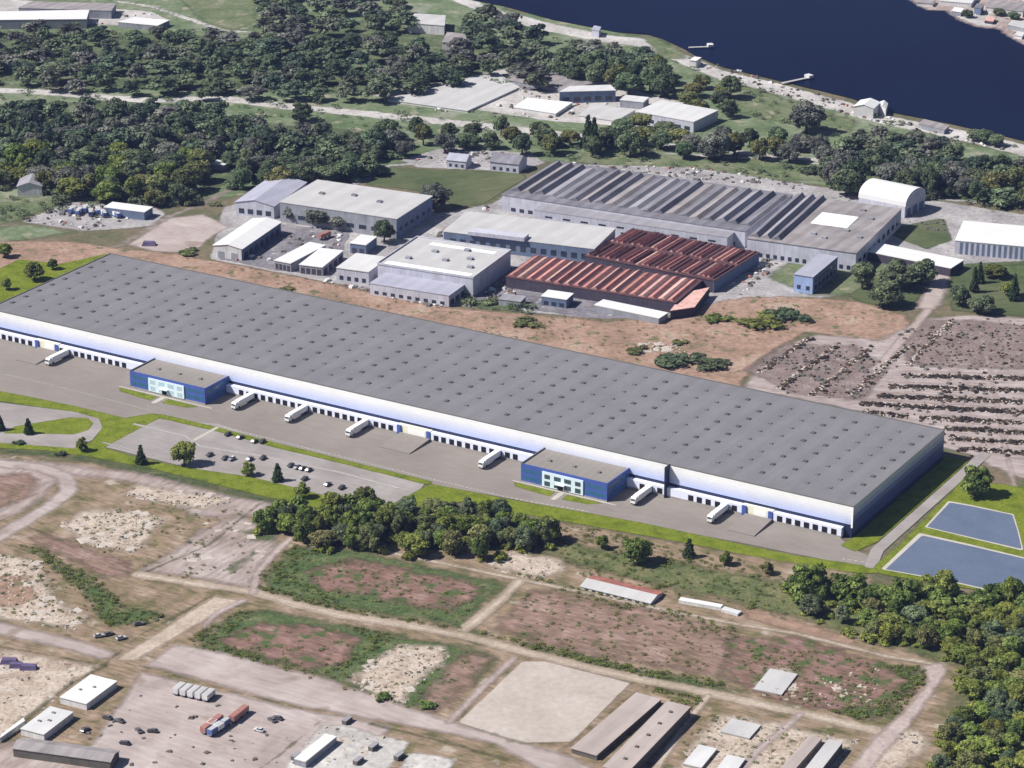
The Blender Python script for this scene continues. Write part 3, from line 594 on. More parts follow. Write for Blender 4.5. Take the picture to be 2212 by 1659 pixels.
# ------------------------------------------------------------------ two blue offices against the front
def office(label, u0, u1, vf, h, dark):
    t = thing('office_block', label, 'office', W((u0+u1)/2, vf, 0)); of = t.location
    def part(name, mat, par, *b):
        mb = MB()
        for q in b: ubox(mb, *q)
        return mb.build(name, M[mat], par, of)
    w_ = part('wall', 'blue', t, (u0, u1, vf, vf+.4, 0, h))
    part('wall', 'blue', t, (u0, u0+.4, vf+.4, -.1, 0, h)); part('wall', 'blue', t, (u1-.4, u1, vf+.4, -.1, 0, h))
    part('plinth', 'concrete', t, (u0-.1, u1+.1, vf-.25, vf-.002, 0, .8))
    rf = part('roof', 'roof_taupe', t, (u0+.4, u1-.4, vf+.4, -.1, h-.6, h-.25))
    for k in range(3):
        part('roof_vent', 'steel', rf, (u0+9+k*13, u0+10.6+k*13, vf+9, vf+10.6, h-.25, h+.5))
    part('side_parapet', 'coping', t, (u1-.5, u1+.1, vf+.2, -.1, h+.005, h+.35))
    part('front_parapet', 'blue', t, (u0+.1, u1-.6, vf+.02, vf+.35, h+.005, h+.25))
    # pale central bay with windows; from left to right u falls
    c1 = u1-(u1-u0)*.255; c0 = u0+(u1-u0)*.27
    bay = part('entrance_bay', 'frame', t, (c0, c1, vf-.5, vf-.004, .8, h-1.1))
    n = 4; wd = (c1-c0)/n
    for i in range(n):
        for r_ in range(2):
            mid = c1-(i+.5)*wd; hw = wd*(.27 if i in (0, 3) else .33)
            z0 = 1.3+r_*3.5; z1 = z0+(2.1 if r_ else 2.3)
            f = part('window', 'pale_glass' if dark else 'glass', bay, (mid-hw, mid+hw, vf-.56, vf-.504, z0, z1))
    dz = (c0+c1)/2
    part('entrance_door', 'black', bay, (dz-.3, dz+2.6, vf-.6, vf-.562, .8, 3.5))
    part('canopy', 'frame', bay, (dz-1.4, dz+3.6, vf-2.2, vf-.62, 3.6, 3.85))
    for a, b in ((u0+.8, c0-.8), (c1+.8, u1-.8)):
        for z0 in (2.0, 5.4):
            k = 4; s = (b-a)/k
            for i in range(k): part('window', 'teal', t, (a+i*s+.15, a+(i+1)*s-.15, vf-.05, vf-.003, z0, z0+1.7))
    for z0 in (2.0, 5.4):
        for i in range(5):
            v0 = vf+1.4+i*3.7; part('window', 'teal', t, (u0-.05, u0-.003, v0, v0+3.2, z0, z0+1.7))
    return t
office('blue two-storey office with white eight-window centre at the right part of the warehouse front', O2[0], O2[1], -21.5, 9.2, 0)
office('blue two-storey office at the left part of the warehouse front beside the lawn ellipse', O1[0], O1[1], -20.3, 8.8, 1)

# ------------------------------------------------------------------ generic hall builder
def quad(px, h, rect=True):
    c = GS(px, h); c = [Vector((p.x,p.y,0)) for p in c]
    if rect:
        m = sum(c, Vector((0,0,0)))/4
        e1 = ((c[3]-c[0])+(c[2]-c[1]))/2; e2 = ((c[1]-c[0])+(c[2]-c[3]))/2
        a1 = math.atan2(e1.y,e1.x); a2 = math.atan2(e2.y,e2.x)
        d = (a2-a1+math.pi) % (2*math.pi)-math.pi
        dev = (d-math.copysign(math.pi/2, d))/2
        if abs(dev) < math.radians(14):
            a1 += dev; a2 -= dev
            e1 = Vector((math.cos(a1),math.sin(a1),0))*e1.length; e2 = Vector((math.cos(a2),math.sin(a2),0))*e2.length
            c = [m-e1/2-e2/2, m-e1/2+e2/2, m+e1/2+e2/2, m+e1/2-e2/2]
    return c     # front-left, back-left, back-right, front-right
Z = Vector((0,0,1))
class Hall: pass
def wallpart(h_, a, b, hh, mat, name='wall', z0=0, th=.3):
    d = (b-a).normalized(); n = Vector((d.y,-d.x,0))
    mb = MB(); mb.box(a+Z*z0-n*0, b-a, -n*th, Z*hh); return mb.build(name, M[mat], h_.t, h_.off)
def hall(name, label, cat, px, h, wall, roof, rect=True, gable=0, walls=None, over=.4, pts=None, group=None, roofname='roof', parapet=0):
    c = pts or quad(px, h, rect); H_ = Hall(); H_.c = c; H_.h = h
    m = sum(c, Vector((0,0,0)))/4
    H_.t = thing(name, label, cat, m, 0, group); H_.off = m
    wm_ = walls or [wall]*4
    for i in range(4):
        a, b = c[i], c[(i+1)%4]
        # order walls so that they turn outwards
        if (b-a).cross(m-a).z > 0: a, b = a, b
        else: a, b = b, a
        # shorten to butt at corners
        d = (b-a).normalized(); 
        if i % 2: a2, b2 = a+d*.31, b-d*.31
        else: a2, b2 = a, b
        n = Vector((d.y,-d.x,0)); mb = MB(); mb.box(a2, b2-a2, -n*.3, Z*(h-.01)); mb.build('wall', M[wm_[i]], H_.t, m)
    ex = lambda p: p+(p-m).normalized()*over
    if not gable:
        mb = MB(); q = [ex(p) for p in c]; mb.hexa([p+Z*h for p in q], [p+Z*(h+.35) for p in q]); H_.roof = mb.build(roofname, M[roof], H_.t, m); H_.top = h+.35
        if parapet:
            for i in range(4):
                a, b = q[i], q[(i+1)%4]; d = (b-a).normalized(); n = (m-(a+b)/2); n = (n-d*n.dot(d)).normalized()
                if i % 2: a, b = a+d*.41, b-d*.41
                mb = MB(); mb.box(a+Z*(h+.352), b-a, n*.4, Z*parapet); mb.build('parapet', M[wm_[i]], H_.t, m)
    else:
        # ridge along the longer axis
        if (c[3]-c[0]).length > (c[1]-c[0]).length: A0, A1, B0, B1 = c[0], c[3], c[1], c[2]
        else: A0, A1, B0, B1 = c[0], c[1], c[3], c[2]
        r0 = (A0+B0)/2+Z*(h+gable); r1 = (A1+B1)/2+Z*(h+gable); ax = (r1-r0).normalized()*over
        for E0, E1 in ((A0,A1),(B0,B1)):
            o0 = (E0-(A0+B0)/2)*.06; o1 = (E1-(A1+B1)/2)*.06
            mb = MB(); b_ = [E0+o0-ax+Z*(h-.06*gable), E1+o1+ax+Z*(h-.06*gable), r1+ax, r0-ax]
            mb.hexa(b_, [p+Z*.22 for p in b_]); mb.build('roof_slope', M[roof], H_.t, m)
        for E0, F0, rr in ((A0,B0,r0),(A1,B1,r1)):
            d = ((A1+B1)-(A0+B0)).normalized()*(.15 if rr is r0 else -.15)
            mb = MB(); tri = [E0+Z*h, F0+Z*h, rr-Z*.05]
            mb.add(tri+[p+d for p in tri], [(0,1,2),(5,4,3),(0,3,4,1),(1,4,5,2),(2,5,3,0)]); mb.build('gable_wall', M[wall], H_.t, m)
        H_.top = h+gable
    return H_
def openings(H_, e, n, z0, hh, frac=.6, mat='win', name='window', a0=0.03, a1=.97):
    """a row of openings on wall e (0 left, 1 back, 2 right, 3 front)"""
    a, b = H_.c[e], H_.c[(e+1)%4]; m = H_.off
    nrm = ((a+b)/2-m); d = (b-a).normalized(); nrm = (nrm-d*nrm.dot(d)).normalized()
    Lh = (b-a).length; me = None
    for i in range(n):
        s = Lh*(a0+(a1-a0)*(i+.5)/n); wd = Lh*(a1-a0)/n*frac
        p = a+d*(s-wd/2)+nrm*.005
        mb = MB(); mb.box(p+Z*z0, d*wd, nrm*.08, Z*hh); mb.build(name, M[mat], H_.t, m)
def on_roof(H_, s, t, sx, sy, hh, mat, name='roof_vent', par=None, z=None):
    c = H_.c; e1 = c[3]-c[0]; e2 = c[1]-c[0]; u_ = e1.normalized(); v_ = e2.normalized()
    p = c[0]+e1*s+e2*t+Z*((z or H_.top)+.003)
    mb = MB(); mb.box(p-u_*sx/2-v_*sy/2, u_*sx, v_*sy, Z*hh); return mb.build(name, M[mat], par or H_.t, H_.off)
def ridges(H_, n, hr, mat_list, s0=0, s1=1, t0=0, t1=1, saw=True, name='roof_ridge', gap=.06, rnd=None):
    c = H_.c; e1 = c[3]-c[0]; e2 = c[1]-c[0]; rr = random.Random(n)
    for i in range(n):
        a = s0+(s1-s0)*i/n; b = s0+(s1-s0)*(i+1-gap)/n
        hh = hr*(1 if rnd is None else rr.uniform(1-rnd, 1+rnd)); z = Z*(H_.top+.004)
        tt0 = t0+(rr.uniform(0,.05) if rnd else 0); tt1 = t1-(rr.uniform(0,.05) if rnd else 0)
        pk = a+(b-a)*(.72 if saw else .5)
        P_ = [c[0]+e1*a+e2*tt0+z, c[0]+e1*b+e2*tt0+z, c[0]+e1*pk+e2*tt0+z+Z*hh]
        Q_ = [p+e2*(tt1-tt0) for p in P_]
        mb = MB(); mb.add(P_+Q_, [(0,1,2),(5,4,3),(0,3,4,1),(1,4,5,2),(2,5,3,0)])
        mb.build(name, M[mat_list[i % len(mat_list)]], H_.t, H_.off)

# ------------------------------------------------------------------ factories behind the warehouse
h = hall('factory_hall', 'pale flat-roofed hall with shaded dark blue right wall behind the small trees', 'hall', [(596,438),(690,391),(935,423),(860,472)], 12, 'wall_grey', 'roof_pale', walls=['wall_grey','wall_grey','wall_slate','wall_grey'])  # shade of the right wall put into a darker wall colour
openings(h, 3, 9, 3, 2.5); openings(h, 2, 6, 4, 2, .5)
for s, t in ((.2,.5),(.45,.6),(.7,.5)): on_roof(h, s, t, 3, 3, .9, 'steel')
h = hall('annex_hall', 'low lavender-grey annex at the left end of the pale hall', 'hall', [(500,437),(588,386),(662,394),(592,444)], 8, 'wall_lav', 'roof_lav', gable=2.5)
openings(h, 3, 4, 1.5, 3)
h = hall('storage_shed', 'bright white shed with dark open right side near the warehouse rear', 'shed', [(459,530),(548,473),(607,480),(522,538)], 7, 'wall_white', 'roof_white2', walls=['wall_white','wall_white','wall_slate','wall_white'], gable=1.6)  # slate right wall stands in for its shade
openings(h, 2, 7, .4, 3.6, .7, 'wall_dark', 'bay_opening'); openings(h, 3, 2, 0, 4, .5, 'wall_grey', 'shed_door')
h = hall('open_shed', 'low white shed with open dark front, left half of the twin sheds', 'shed', [(584,562),(676,525),(698,530),(634,570)], 5, 'wall_grey', 'roof_white2')
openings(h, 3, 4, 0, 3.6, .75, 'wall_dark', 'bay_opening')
h = hall('open_shed', 'low white shed with open dark front, right half of the twin sheds', 'shed', [(636,571),(700,540),(748,541),(692,577)], 5, 'wall_grey', 'roof_white2')
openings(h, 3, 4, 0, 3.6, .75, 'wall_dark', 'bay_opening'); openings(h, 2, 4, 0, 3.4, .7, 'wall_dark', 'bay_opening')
h = hall('small_shed', 'small bright white cube shed between the dark trees and the white factory', 'shed', [(758,524),(779,509),(811,511),(792,532)], 6, 'wall_slate', 'roof_white2')
openings(h, 3, 2, 0, 3.5, .6, 'wall_dark', 'bay_opening')
h = hall('white_factory', 'large white flat-roofed factory block directly behind the warehouse', 'factory', [(832,572),(888,511),(1112,545),(1010,602)], 11, 'wall_lav', 'roof_pale', parapet=.8)
for s, t in ((.2,.3),(.35,.62),(.55,.4),(.75,.55),(.62,.8),(.85,.3)): on_roof(h, s, t, 3.2, 2.6, 1.2, 'wall_grey')
on_roof(h, .5, .08, 52, 5, .12, 'white', 'roof_strip'); on_roof(h, .55, .86, 40, 4, .12, 'white', 'roof_strip')
h = hall('front_lean_to', 'lavender lean-to with a row of small dark openings below the white factory', 'hall', [(800,612),(836,588),(1008,612),(968,640)], 6.5, 'wall_lav', 'roof_lav')
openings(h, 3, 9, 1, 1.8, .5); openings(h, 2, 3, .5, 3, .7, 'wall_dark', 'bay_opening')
h = hall('side_annex', 'low white-roofed annex with blue-grey front at the left of the white factory', 'hall', [(724,578),(772,549),(836,556),(798,589)], 7.5, 'wall_lav', 'roof_white')
openings(h, 3, 4, 1, 2.4, .5)
h = hall('pale_hall', 'long pale flat hall between the white factory and the sawtooth factory', 'hall', [(950,504),(1010,460),(1336,492),(1282,534)], 9, 'wall_lav', 'roof_pale', walls=['wall_lav','wall_lav','wall_lav','wall_slate'])
openings(h, 3, 14, 2.5, 3.2, .55)
on_roof(h, .36, .06, 34, 8, 2.2, 'wall_lav', 'raised_bay')
h = hall('arched_porch', 'grey arched porch with white canopy at the foot of the pale hall', 'porch', [(1180,528),(1190,516),(1270,524),(1262,538)], 5, 'wall_slate', 'roof_grey', gable=2)
# sawtooth factory
saw = hall('sawtooth_factory', 'huge grey sawtooth-roofed factory with long lavender front wall', 'factory', [(1062,424),(1202,362),(1735,411),(1605,494)], 10, 'wall_lav', 'roof_slate')
ridges(saw, 20, 1.9, ['roof_slate','roof_mauve','roof_slate','roof_grey','roof_slate','roof_slate','roof_mauve'], .0, 1, .1, .95, rnd=.35)
openings(saw, 3, 26, 1, 2.2, .55); 
f_ = hall('factory', 'lower lavender front range along the sawtooth factory', 'factory', [(1160,452),(1184,432),(1592,496),(1568,517)], 8.5, 'wall_lav', 'roof_grey', walls=['wall_lav','wall_lav','wall_lav','wall_lav'])
openings(f_, 3, 16, .8, 2, .5); openings(f_, 3, 10, 5, 1, .4)
fb = hall('flat_factory', 'grey-mauve flat-roofed factory block with a bright white roof square', 'factory', [(1592,520),(1738,420),(1942,455),(1858,541)], 11, 'wall_lav', 'roof_mauve', walls=['wall_lav','wall_lav','wall_lav','wall_lav'])
ridges(fb, 3, 2.6, ['roof_slate','roof_grey','roof_slate'], 0.0, .3, .04, .98)
on_roof(fb, .55, .58, 22, 22, .12, 'white', 'white_roof_sheet')
for s, t in ((.5,.25),(.62,.2),(.74,.4),(.84,.7),(.7,.85),(.9,.3)): on_roof(fb, s, t, 3, 2.4, 1, 'wall_grey')
openings(fb, 3, 14, 1, 2.4, .5); openings(fb, 2, 9, 3, 3, .5)
# barrel-roofed white hangar
def barrel(name, label, cat, px, h, rise, wall, roofm):
    c = quad(px, 0); m = sum(c, Vector((0,0,0)))/4; t = thing(name, label, cat, m); n = 12
    for i in range(4):
        a, b = c[i], c[(i+1)%4]; d = (b-a).normalized(); q = m-(a+b)/2; q = (q-d*q.dot(d)).normalized()
        if i % 2: a, b = a+d*.31, b-d*.31
        mb = MB(); mb.box(a, b-a, q*.3, Z*h); mb.build('wall', M[wall], t, m)
    prof = [(.5-.5*math.cos(math.pi*k/n), math.sin(math.pi*k/n)**.8*rise) for k in range(n+1)]
    e2 = c[1]-c[0]; e1 = c[3]-c[0]; mb = MB(); vs = []
    for s in (-.01, 1.01):
        vs += [c[0]+e1*s+e2*p+Z*(h+q+.02) for p, q in prof]
    fs = [(k, k+1, n+2+k, n+1+k) for k in range(n)]+[tuple(range(n+1)), tuple(range(2*n+1, n, -1)), (0,n,2*n+1,n+1)]
    mb.add(vs, fs); mb.build('roof', M[roofm], t, m)
    for s in (-.014, 1.014):
        mb = MB(); vs = [c[0]+e1*s+e2*(.03+.94*p)+Z*(h+q*.94) for p, q in prof]; d = e1.normalized()*(.1 if s > 0 else -.1)
        mb.add(vs+[v+d for v in vs], [tuple(range(n+1)), tuple(range(2*n+1,n,-1))]+[(k,k+1,n+2+k,n+1+k) for k in range(n)]+[(n,0,n+1,2*n+1)])
        mb.build('end_wall', M[wall], t, m)
    H_ = Hall(); H_.c = c; H_.t = t; H_.off = m; H_.h = h; return H_
h = barrel('hangar', 'tall bright white barrel-roofed hangar at the right end of the factories', 'hangar', [(1862,449),(1893,428),(1998,447),(1950,474)], 7, 8, 'wall_lav', 'roof_white2')
openings(h, 2, 3, 0, 5, .7, 'wall_slate', 'hangar_door')
h = hall('striped_warehouse', 'white-roofed hall with striped blue-white front at the right picture edge', 'hall', [(2054,522),(2090,480),(2330,498),(2320,540)], 8, 'wall_lav', 'roof_white2')
openings(h, 3, 20, .4, 7, .5, 'wall_slate', 'wall_stripe')
h = hall('long_low_roof', 'long narrow bright white canopy slanting beside the dark trees', 'canopy', [(1877,538),(1897,519),(2066,566),(2050,586)], 5, 'wall_dark', 'roof_white2')
h = hall('blue_block', 'small blue flat-topped block with shaded dark blue right side by the dirt lot', 'building', [(1707,592),(1776,551),(1818,556),(1750,597)], 10, 'wall_blue', 'roof_lav', walls=['wall_blue','wall_blue','wall_slate','wall_blue'])  # right side painted darker for the shade on it
openings(h, 2, 6, 2, 2.4, .6); openings(h, 2, 6, 6, 2, .6); openings(h, 3, 2, 2, 2.4, .4)
# red ridged sheds
r1 = hall('red_shed', 'front row of dull red ridged roofs with dark maroon front wall', 'shed', [(1092,598),(1150,560),(1530,600),(1452,655)], 6, 'wall_dark', 'terra_dark')
ridges(r1, 18, 1.3, ['terra','terra_pale','terra','terra','terra_pale'], .0, 1, .02, .98, rnd=.3, gap=.28)
r2 = hall('red_shed', 'rear block of dense dull red ridged roofs with shaded navy right wall', 'shed', [(1250,556),(1372,496),(1644,546),(1545,602)], 7, 'wall_slate', 'terra_dark', walls=['wall_dark','wall_dark','wall_slate','wall_dark'])  # right wall's shade is in its dark colour
ridges(r2, 26, 1.0, ['terra','terra_dark','terra_pale','terra'], .0, 1, .02, .48, rnd=.4, gap=.26)
ridges(r2, 26, 1.0, ['terra_pale','terra','terra','terra_dark'], .0, 1, .52, .98, rnd=.4, gap=.26)
r3 = hall('red_lean_to', 'short red sheet roof with tower wall at the right end of the red sheds', 'shed', [(1448,672),(1478,634),(1532,622),(1500,664)], 5, 'wall_dark', 'terra_pale')
h = hall('kiosk_building', 'small white-roofed building in front of the red sheds', 'building', [(1168,640),(1186,628),(1238,634),(1224,648)], 5, 'wall_slate', 'roof_white2')
openings(h, 3, 3, .5, 2.2, .6)
h = hall('grey_shed', 'little pale shed at the left of the white-roofed kiosk', 'shed', [(1078,646),(1090,635),(1132,641),(1126,654)], 3.5, 'wall_grey', 'roof_grey')
h = hall('low_white_canopy', 'long low white canopy in front of the red shed wall', 'canopy', [(1284,659),(1306,648),(1440,676),(1424,689)], 3.5, 'wall_grey', 'roof_white2')
# far plants, houses
h = hall('far_plant', 'white-roofed grey plant building on the far concrete yard', 'building', [(1208,199),(1232,187),(1318,184),(1330,196)], 8, 'wall_grey', 'roof_white', walls=['wall_grey','wall_grey','wall_slate','wall_slate'], rect=False)
openings(h, 3, 5, 1.5, 3)
h = hall('far_plant', 'white flat hall beside the riverside trees at the far yard', 'building', [(1392,240),(1424,214),(1540,240),(1496,268)], 7, 'wall_lav', 'roof_white')
openings(h, 3, 6, 1, 2.5)
h = hall('far_plant', 'very large low pale grey roof at the left of the far yard', 'building', [(838,216),(1072,156),(1120,190),(1010,240)], 1.2, 'wall_white', 'roof_pale', rect=False)
h = hall('far_plant', 'dark grey-mauve flat roof at the top of the far yard', 'building', [(1090,172),(1132,152),(1296,176),(1218,196)], 2, 'wall_grey', 'roof_mauve', rect=False)
h = hall('far_plant', 'white low roof in the middle of the far yard', 'building', [(1110,232),(1140,212),(1236,222),(1200,246)], 2.2, 'wall_white', 'roof_white2', rect=False)
h = hall('far_plant', 'pale low roof left of the white far hall', 'building', [(1250,250),(1280,226),(1372,238),(1330,262)], 2.2, 'wall_white', 'roof_pale', rect=False)
h = hall('far_shed', 'small white shed between the two far plant halls', 'shed', [(1340,216),(1352,206),(1400,211),(1390,222)], 5, 'wall_grey', 'roof_white')
h = hall('villa', 'dark slate-roofed house with bluish walls beyond the green lawn', 'house', [(1058,348),(1078,334),(1136,340),(1122,356)], 6, 'wall_lav', 'roof_slate', gable=3.5)
openings(h, 3, 4, 1, 2, .4)
h = hall('villa', 'small pale violet house left of the slate-roofed house', 'house', [(966,345),(978,334),(1016,339),(1008,350)], 5, 'wall_lav', 'roof_lav', gable=3)
openings(h, 3, 3, 1, 1.8, .4)
h = hall('farmhouse', 'grey-roofed house half hidden by trees at the left edge', 'house', [(36,404),(46,383),(98,384),(90,402)], 6, 'wall_white', 'roof_grey', gable=2.5)
h = hall('far_shed', 'narrow white shed by the lane between the dark woods', 'shed', [(440,352),(454,344),(496,350),(484,358)], 3.5, 'wall_grey', 'roof_white')
h = hall('depot_canopy', 'white flat canopy over the blue vehicles of the depot', 'canopy', [(222,448),(246,438),(328,447),(314,459)], 5, 'wall_slate', 'roof_white2')
h = hall('far_warehouse', 'bright white flat warehouse at the top left corner of the picture', 'warehouse', [(-40,44),(-20,26),(192,22),(186,42)], 7, 'wall_grey', 'roof_white2', rect=False)
h = hall('far_warehouse', 'mauve-roofed depot behind the top left white warehouse', 'warehouse', [(40,18),(70,4),(250,8),(240,24)], 6, 'wall_grey', 'roof_mauve', rect=False)
h = hall('far_shed', 'white shed with curved yard at the right of the top left depot', 'shed', [(255,48),(290,38),(366,44),(340,56)], 4, 'wall_grey', 'roof_white2', rect=False)
h = hall('ruined_house', 'pale roofless house ruin among the far dark trees', 'house', [(880,50),(896,30),(962,34),(960,56)], 7, 'wall_white', 'roof_pale', rect=False)
h = hall('ruined_house', 'pinkish low ruin below the roofless far house', 'house', [(955,92),(966,70),(1004,74),(1010,94)], 5, 'wall_white', 'roof_mauve', rect=False)
h = hall('boathouse', 'bright white boathouse standing on the river bank', 'boathouse', [(1848,229),(1858,216),(1896,221),(1890,236)], 7, 'wall_white', 'roof_white2', gable=2)
h = hall('boathouse', 'tiny white shed right of the boathouse at the water edge', 'boathouse', [(1897,229),(1902,220),(1918,224),(1914,236)], 5, 'wall_white', 'roof_white2', gable=1.5)
h = hall('bank_hut', 'tiny white hut at the root of the upper jetty', 'hut', [(1493,130),(1498,123),(1510,125),(1507,133)], 5, 'wall_white', 'roof_white2')
h = hall('bank_hut', 'tiny blue-white hut on the bank by the dark wood', 'hut', [(1278,64),(1284,56),(1298,59),(1294,67)], 5, 'wall_lav', 'roof_lav')
h = hall('riverside_works', 'pink-roofed works on the opposite shore in the top right corner', 'works', [(2130,16),(2138,0),(2216,8),(2210,26)], 5, 'wall_white', 'roof_mauve', rect=False)
h = hall('riverside_works', 'white long hall on the opposite shore at the top right', 'works', [(2030,2),(2044,-12),(2110,-8),(2098,8)], 4, 'wall_white', 'roof_white', rect=False)
h = hall('riverside_works', 'grey shed on the opposite shore at the right edge', 'works', [(2178,54),(2186,44),(2240,52),(2232,66)], 4, 'wall_grey', 'roof_pale', rect=False)
for i, (x, y, wd, hh, wl, rf, lb) in enumerate(((1998,2,34,3,'wall_white','roof_mauve','low pinkish quay shed at the left tip of the opposite shore'),(2066,20,20,4,'wall_grey','roof_white2','small white hall on the opposite shore, middle'),(2136,40,18,3,'wall_dark','terra_pale','small reddish roof on the opposite shore'),(2112,12,14,6,'wall_slate','roof_slate','dark square block on the opposite shore'),(2200,72,16,3,'wall_white','roof_white','little white shed at the right edge of the opposite shore'))):
    hall('riverside_works', lb, 'works', [(x-wd/2,y+4),(x-wd/2+6,y-4),(x+wd/2+6,y-1),(x+wd/2,y+7)], hh, wl, rf, rect=False)
hall('riverside_works', 'brownish low works on the near bank right of the boathouse', 'works', [(1985,268),(1996,258),(2050,272),(2040,281)], 3, 'wall_grey', 'roof_mauve', rect=False)
def jetty(label, a, b, wd):
    a = G(*a); b = G(*b); m = (a+b)/2; t = thing('jetty', label, 'jetty', m); d = (b-a).normalized(); n = Vector((-d.y,d.x,0))
    mb = MB(); mb.box(a-n*wd/2+Z*1.2, b-a, n*wd, Z*.5); mb.build('deck', M['wood_deck'], t, m)
    k = int((b-a).length/6)
    for i in range(k+1):
        for s in (-1, 1):
            p = a+d*(i*(b-a).length/k)+n*s*(wd/2-.4); q = MB(); q.cyl(p, p+Z*1.2, .3, n=6); q.build('pile', M['bark'], t, m)
    mb = MB(); mb.box(b-n*wd-d*4+Z*1.72, d*4, n*2*wd, Z*1.8); mb.build('landing_hut', M['wall_white'], t, m)
jetty('upper pale jetty reaching straight into the dark river', (1488,107), (1540,105), 2.6)
jetty('lower pale jetty slanting into the river above the meadow', (1690,184), (1752,171), 2.6)

# ------------------------------------------------------------------ sheds in the foreground
h = hall('yard_shed', 'pale flat-roofed shed with black shadow at the left foreground, upper one', 'shed', [(131,1508),(196,1457),(250,1474),(188,1521)], 3, 'wall_white', 'roof_white2', over=.3)
for s, t in ((.3,.4),(.6,.6)): on_roof(h, s, t, 1, 1, .4, 'steel')
h = hall('yard_shed', 'dirty pale shed with rooftop patches at the left foreground, lower one', 'shed', [(48,1575),(106,1527),(158,1540),(94,1588)], 3, 'wall_white', 'roof_white', over=.3)
for s, t in ((.3,.4),(.6,.5),(.4,.8)): on_roof(h, s, t, 1.4, 1, .4, 'steel')
h = hall('long_shed', 'long dark brown-grey shed at the bottom left corner', 'shed', [(34,1612),(52,1590),(250,1626),(236,1652)], 4, 'conc_dark', 'roof_mauve', gable=1.2)
h = hall('barrack', 'long grey-brown flat shed beside the big sandy lot, left one of the pair', 'shed', [(1240,1616),(1370,1497),(1420,1510),(1296,1636)], 2.6, 'conc_dark', 'roof_pinkish')
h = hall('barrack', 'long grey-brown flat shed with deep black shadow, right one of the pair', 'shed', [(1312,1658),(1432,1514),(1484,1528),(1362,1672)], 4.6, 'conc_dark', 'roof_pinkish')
for i in range(5): on_roof(h, .5, .15+.18*i, 1.2, 1.2, .5, 'conc_dark')
h = hall('ruined_barrack', 'narrow weathered roofless shed at the bottom right, left one', 'shed', [(1676,1672),(1748,1590),(1772,1596),(1706,1680)], 2.5, 'concrete', 'roof_pinkish')
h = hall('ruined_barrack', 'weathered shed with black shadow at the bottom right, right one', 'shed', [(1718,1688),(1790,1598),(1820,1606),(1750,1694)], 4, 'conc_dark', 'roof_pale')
h = hall('red_roof_ruin', 'long low ruin with red far roof slope and white near slope', 'ruin', [(1250,1268),(1284,1246),(1434,1278),(1406,1301)], 1.5, 'wall_white', 'roof_pale', gable=1.2)
for o in kids(h.t):
    if o.name.startswith('roof_slope'):
        zc = [o.matrix_world @ v.co for v in o.data.vertices]
# far slope of that ruin in faded red
sl = [o for o in kids(h.t) if o.name.startswith('roof_slope')]
sl.sort(key=lambda o: sum(v.co.y for v in o.data.vertices)/8)
sl[1].data.materials[0] = M['brickred']
openings(h, 3, 9, .2, .9, .5)
h = hall('wall_ruin', 'low white broken wall strip right of the red-roofed ruin', 'wall', [(1468,1296),(1472,1290),(1560,1308),(1556,1315)], 1.6, 'wall_white', 'roof_white2', over=.1)
h = hall('wall_ruin', 'short crooked end of the white broken wall', 'wall', [(1562,1316),(1566,1310),(1598,1322),(1592,1330)], 1.2, 'wall_white', 'roof_white', over=.1)
h = hall('fence_wall', 'white boundary wall between the pale lots at the left edge', 'wall', [(0,1596),(2,1588),(50,1552),(54,1558)], 2.2, 'wall_white', 'roof_white2', over=.05)
h = hall('flat_block', 'white flat slab roof at the bottom of the picture', 'shed', [(640,1640),(700,1585),(722,1592),(664,1648)], 3, 'wall_grey', 'roof_white2', over=.2)
h = hall('slab_ruin', 'white concrete slab with broken edge at the bottom right lot', 'slab', [(1476,1650),(1510,1610),(1548,1618),(1516,1660)], 1.4, 'concrete', 'roof_white', over=.1)
h = hall('slab_ruin', 'pale concrete slab below the scrub strip at the bottom right', 'slab', [(1548,1660),(1572,1632),(1610,1640),(1590,1668)], 1.4, 'concrete', 'roof_white', over=.1)
h = hall('slab_ruin', 'pale broken slab at the top of the bottom right lot', 'slab', [(1560,1580),(1580,1552),(1640,1568),(1620,1598)], 1.0, 'concrete', 'roof_pale', over=.1)
h = hall('slab_ruin', 'ragged pale slab in the brown field near the right wood', 'slab', [(1622,1490),(1668,1446),(1722,1458),(1690,1500)], .8, 'concrete', 'roof_pale', over=.1)

# ------------------------------------------------------------------ lorries at the docks
def make_truck(label, x0=0):
    t = thing('semi_truck', label, 'lorry', (0,0,0))      # rear at x=0, cab towards +x
    mb = MB(); mb.box((0.05,-1.25,1.15), (13.4,0,0), (0,2.5,0), (0,0,2.75)); mb.build('trailer_box', M['truck_white'], t)
    mb = MB(); mb.box((0.2,-1.0,.8), (13.0,0,0), (0,2.0,0), (0,0,.345)); mb.build('chassis', M['truck_grey'], t)
    mb = MB(); prof = [(13.9,1.0),(16.4,1.0),(16.5,2.2),(16.0,3.1),(15.4,3.75),(13.9,3.75)]
    mb.add([(x,-1.22,z) for x,z in prof]+[(x,1.22,z) for x,z in prof], [tuple(range(6)), tuple(range(11,5,-1))]+[(i,i+6,(i+1)%6+6,(i+1)%6) for i in range(6)])
    c = mb.build('cab', M['truck_white'], t)
    mb = MB(); mb.add([(16.52,-1.1,2.3),(16.52,1.1,2.3),(16.06,1.1,3.05),(16.06,-1.1,3.05),(16.54,-1.1,2.3),(16.54,1.1,2.3),(16.08,1.1,3.06),(16.08,-1.1,3.06)], [(0,1,2,3),(7,6,5,4),(0,4,5,1),(1,5,6,2),(2,6,7,3),(3,7,4,0)])
    mb.build('windscreen', M['win'], c)
    for x in (1.6, 2.9, 4.2, 12.6, 15.4):
        for s in (-1, 1):
            q = MB(); q.cyl((x, s*.85, .5), (x, s*1.22, .5), .5, n=10); q.build('wheel', M['tyre'], t)
    return t
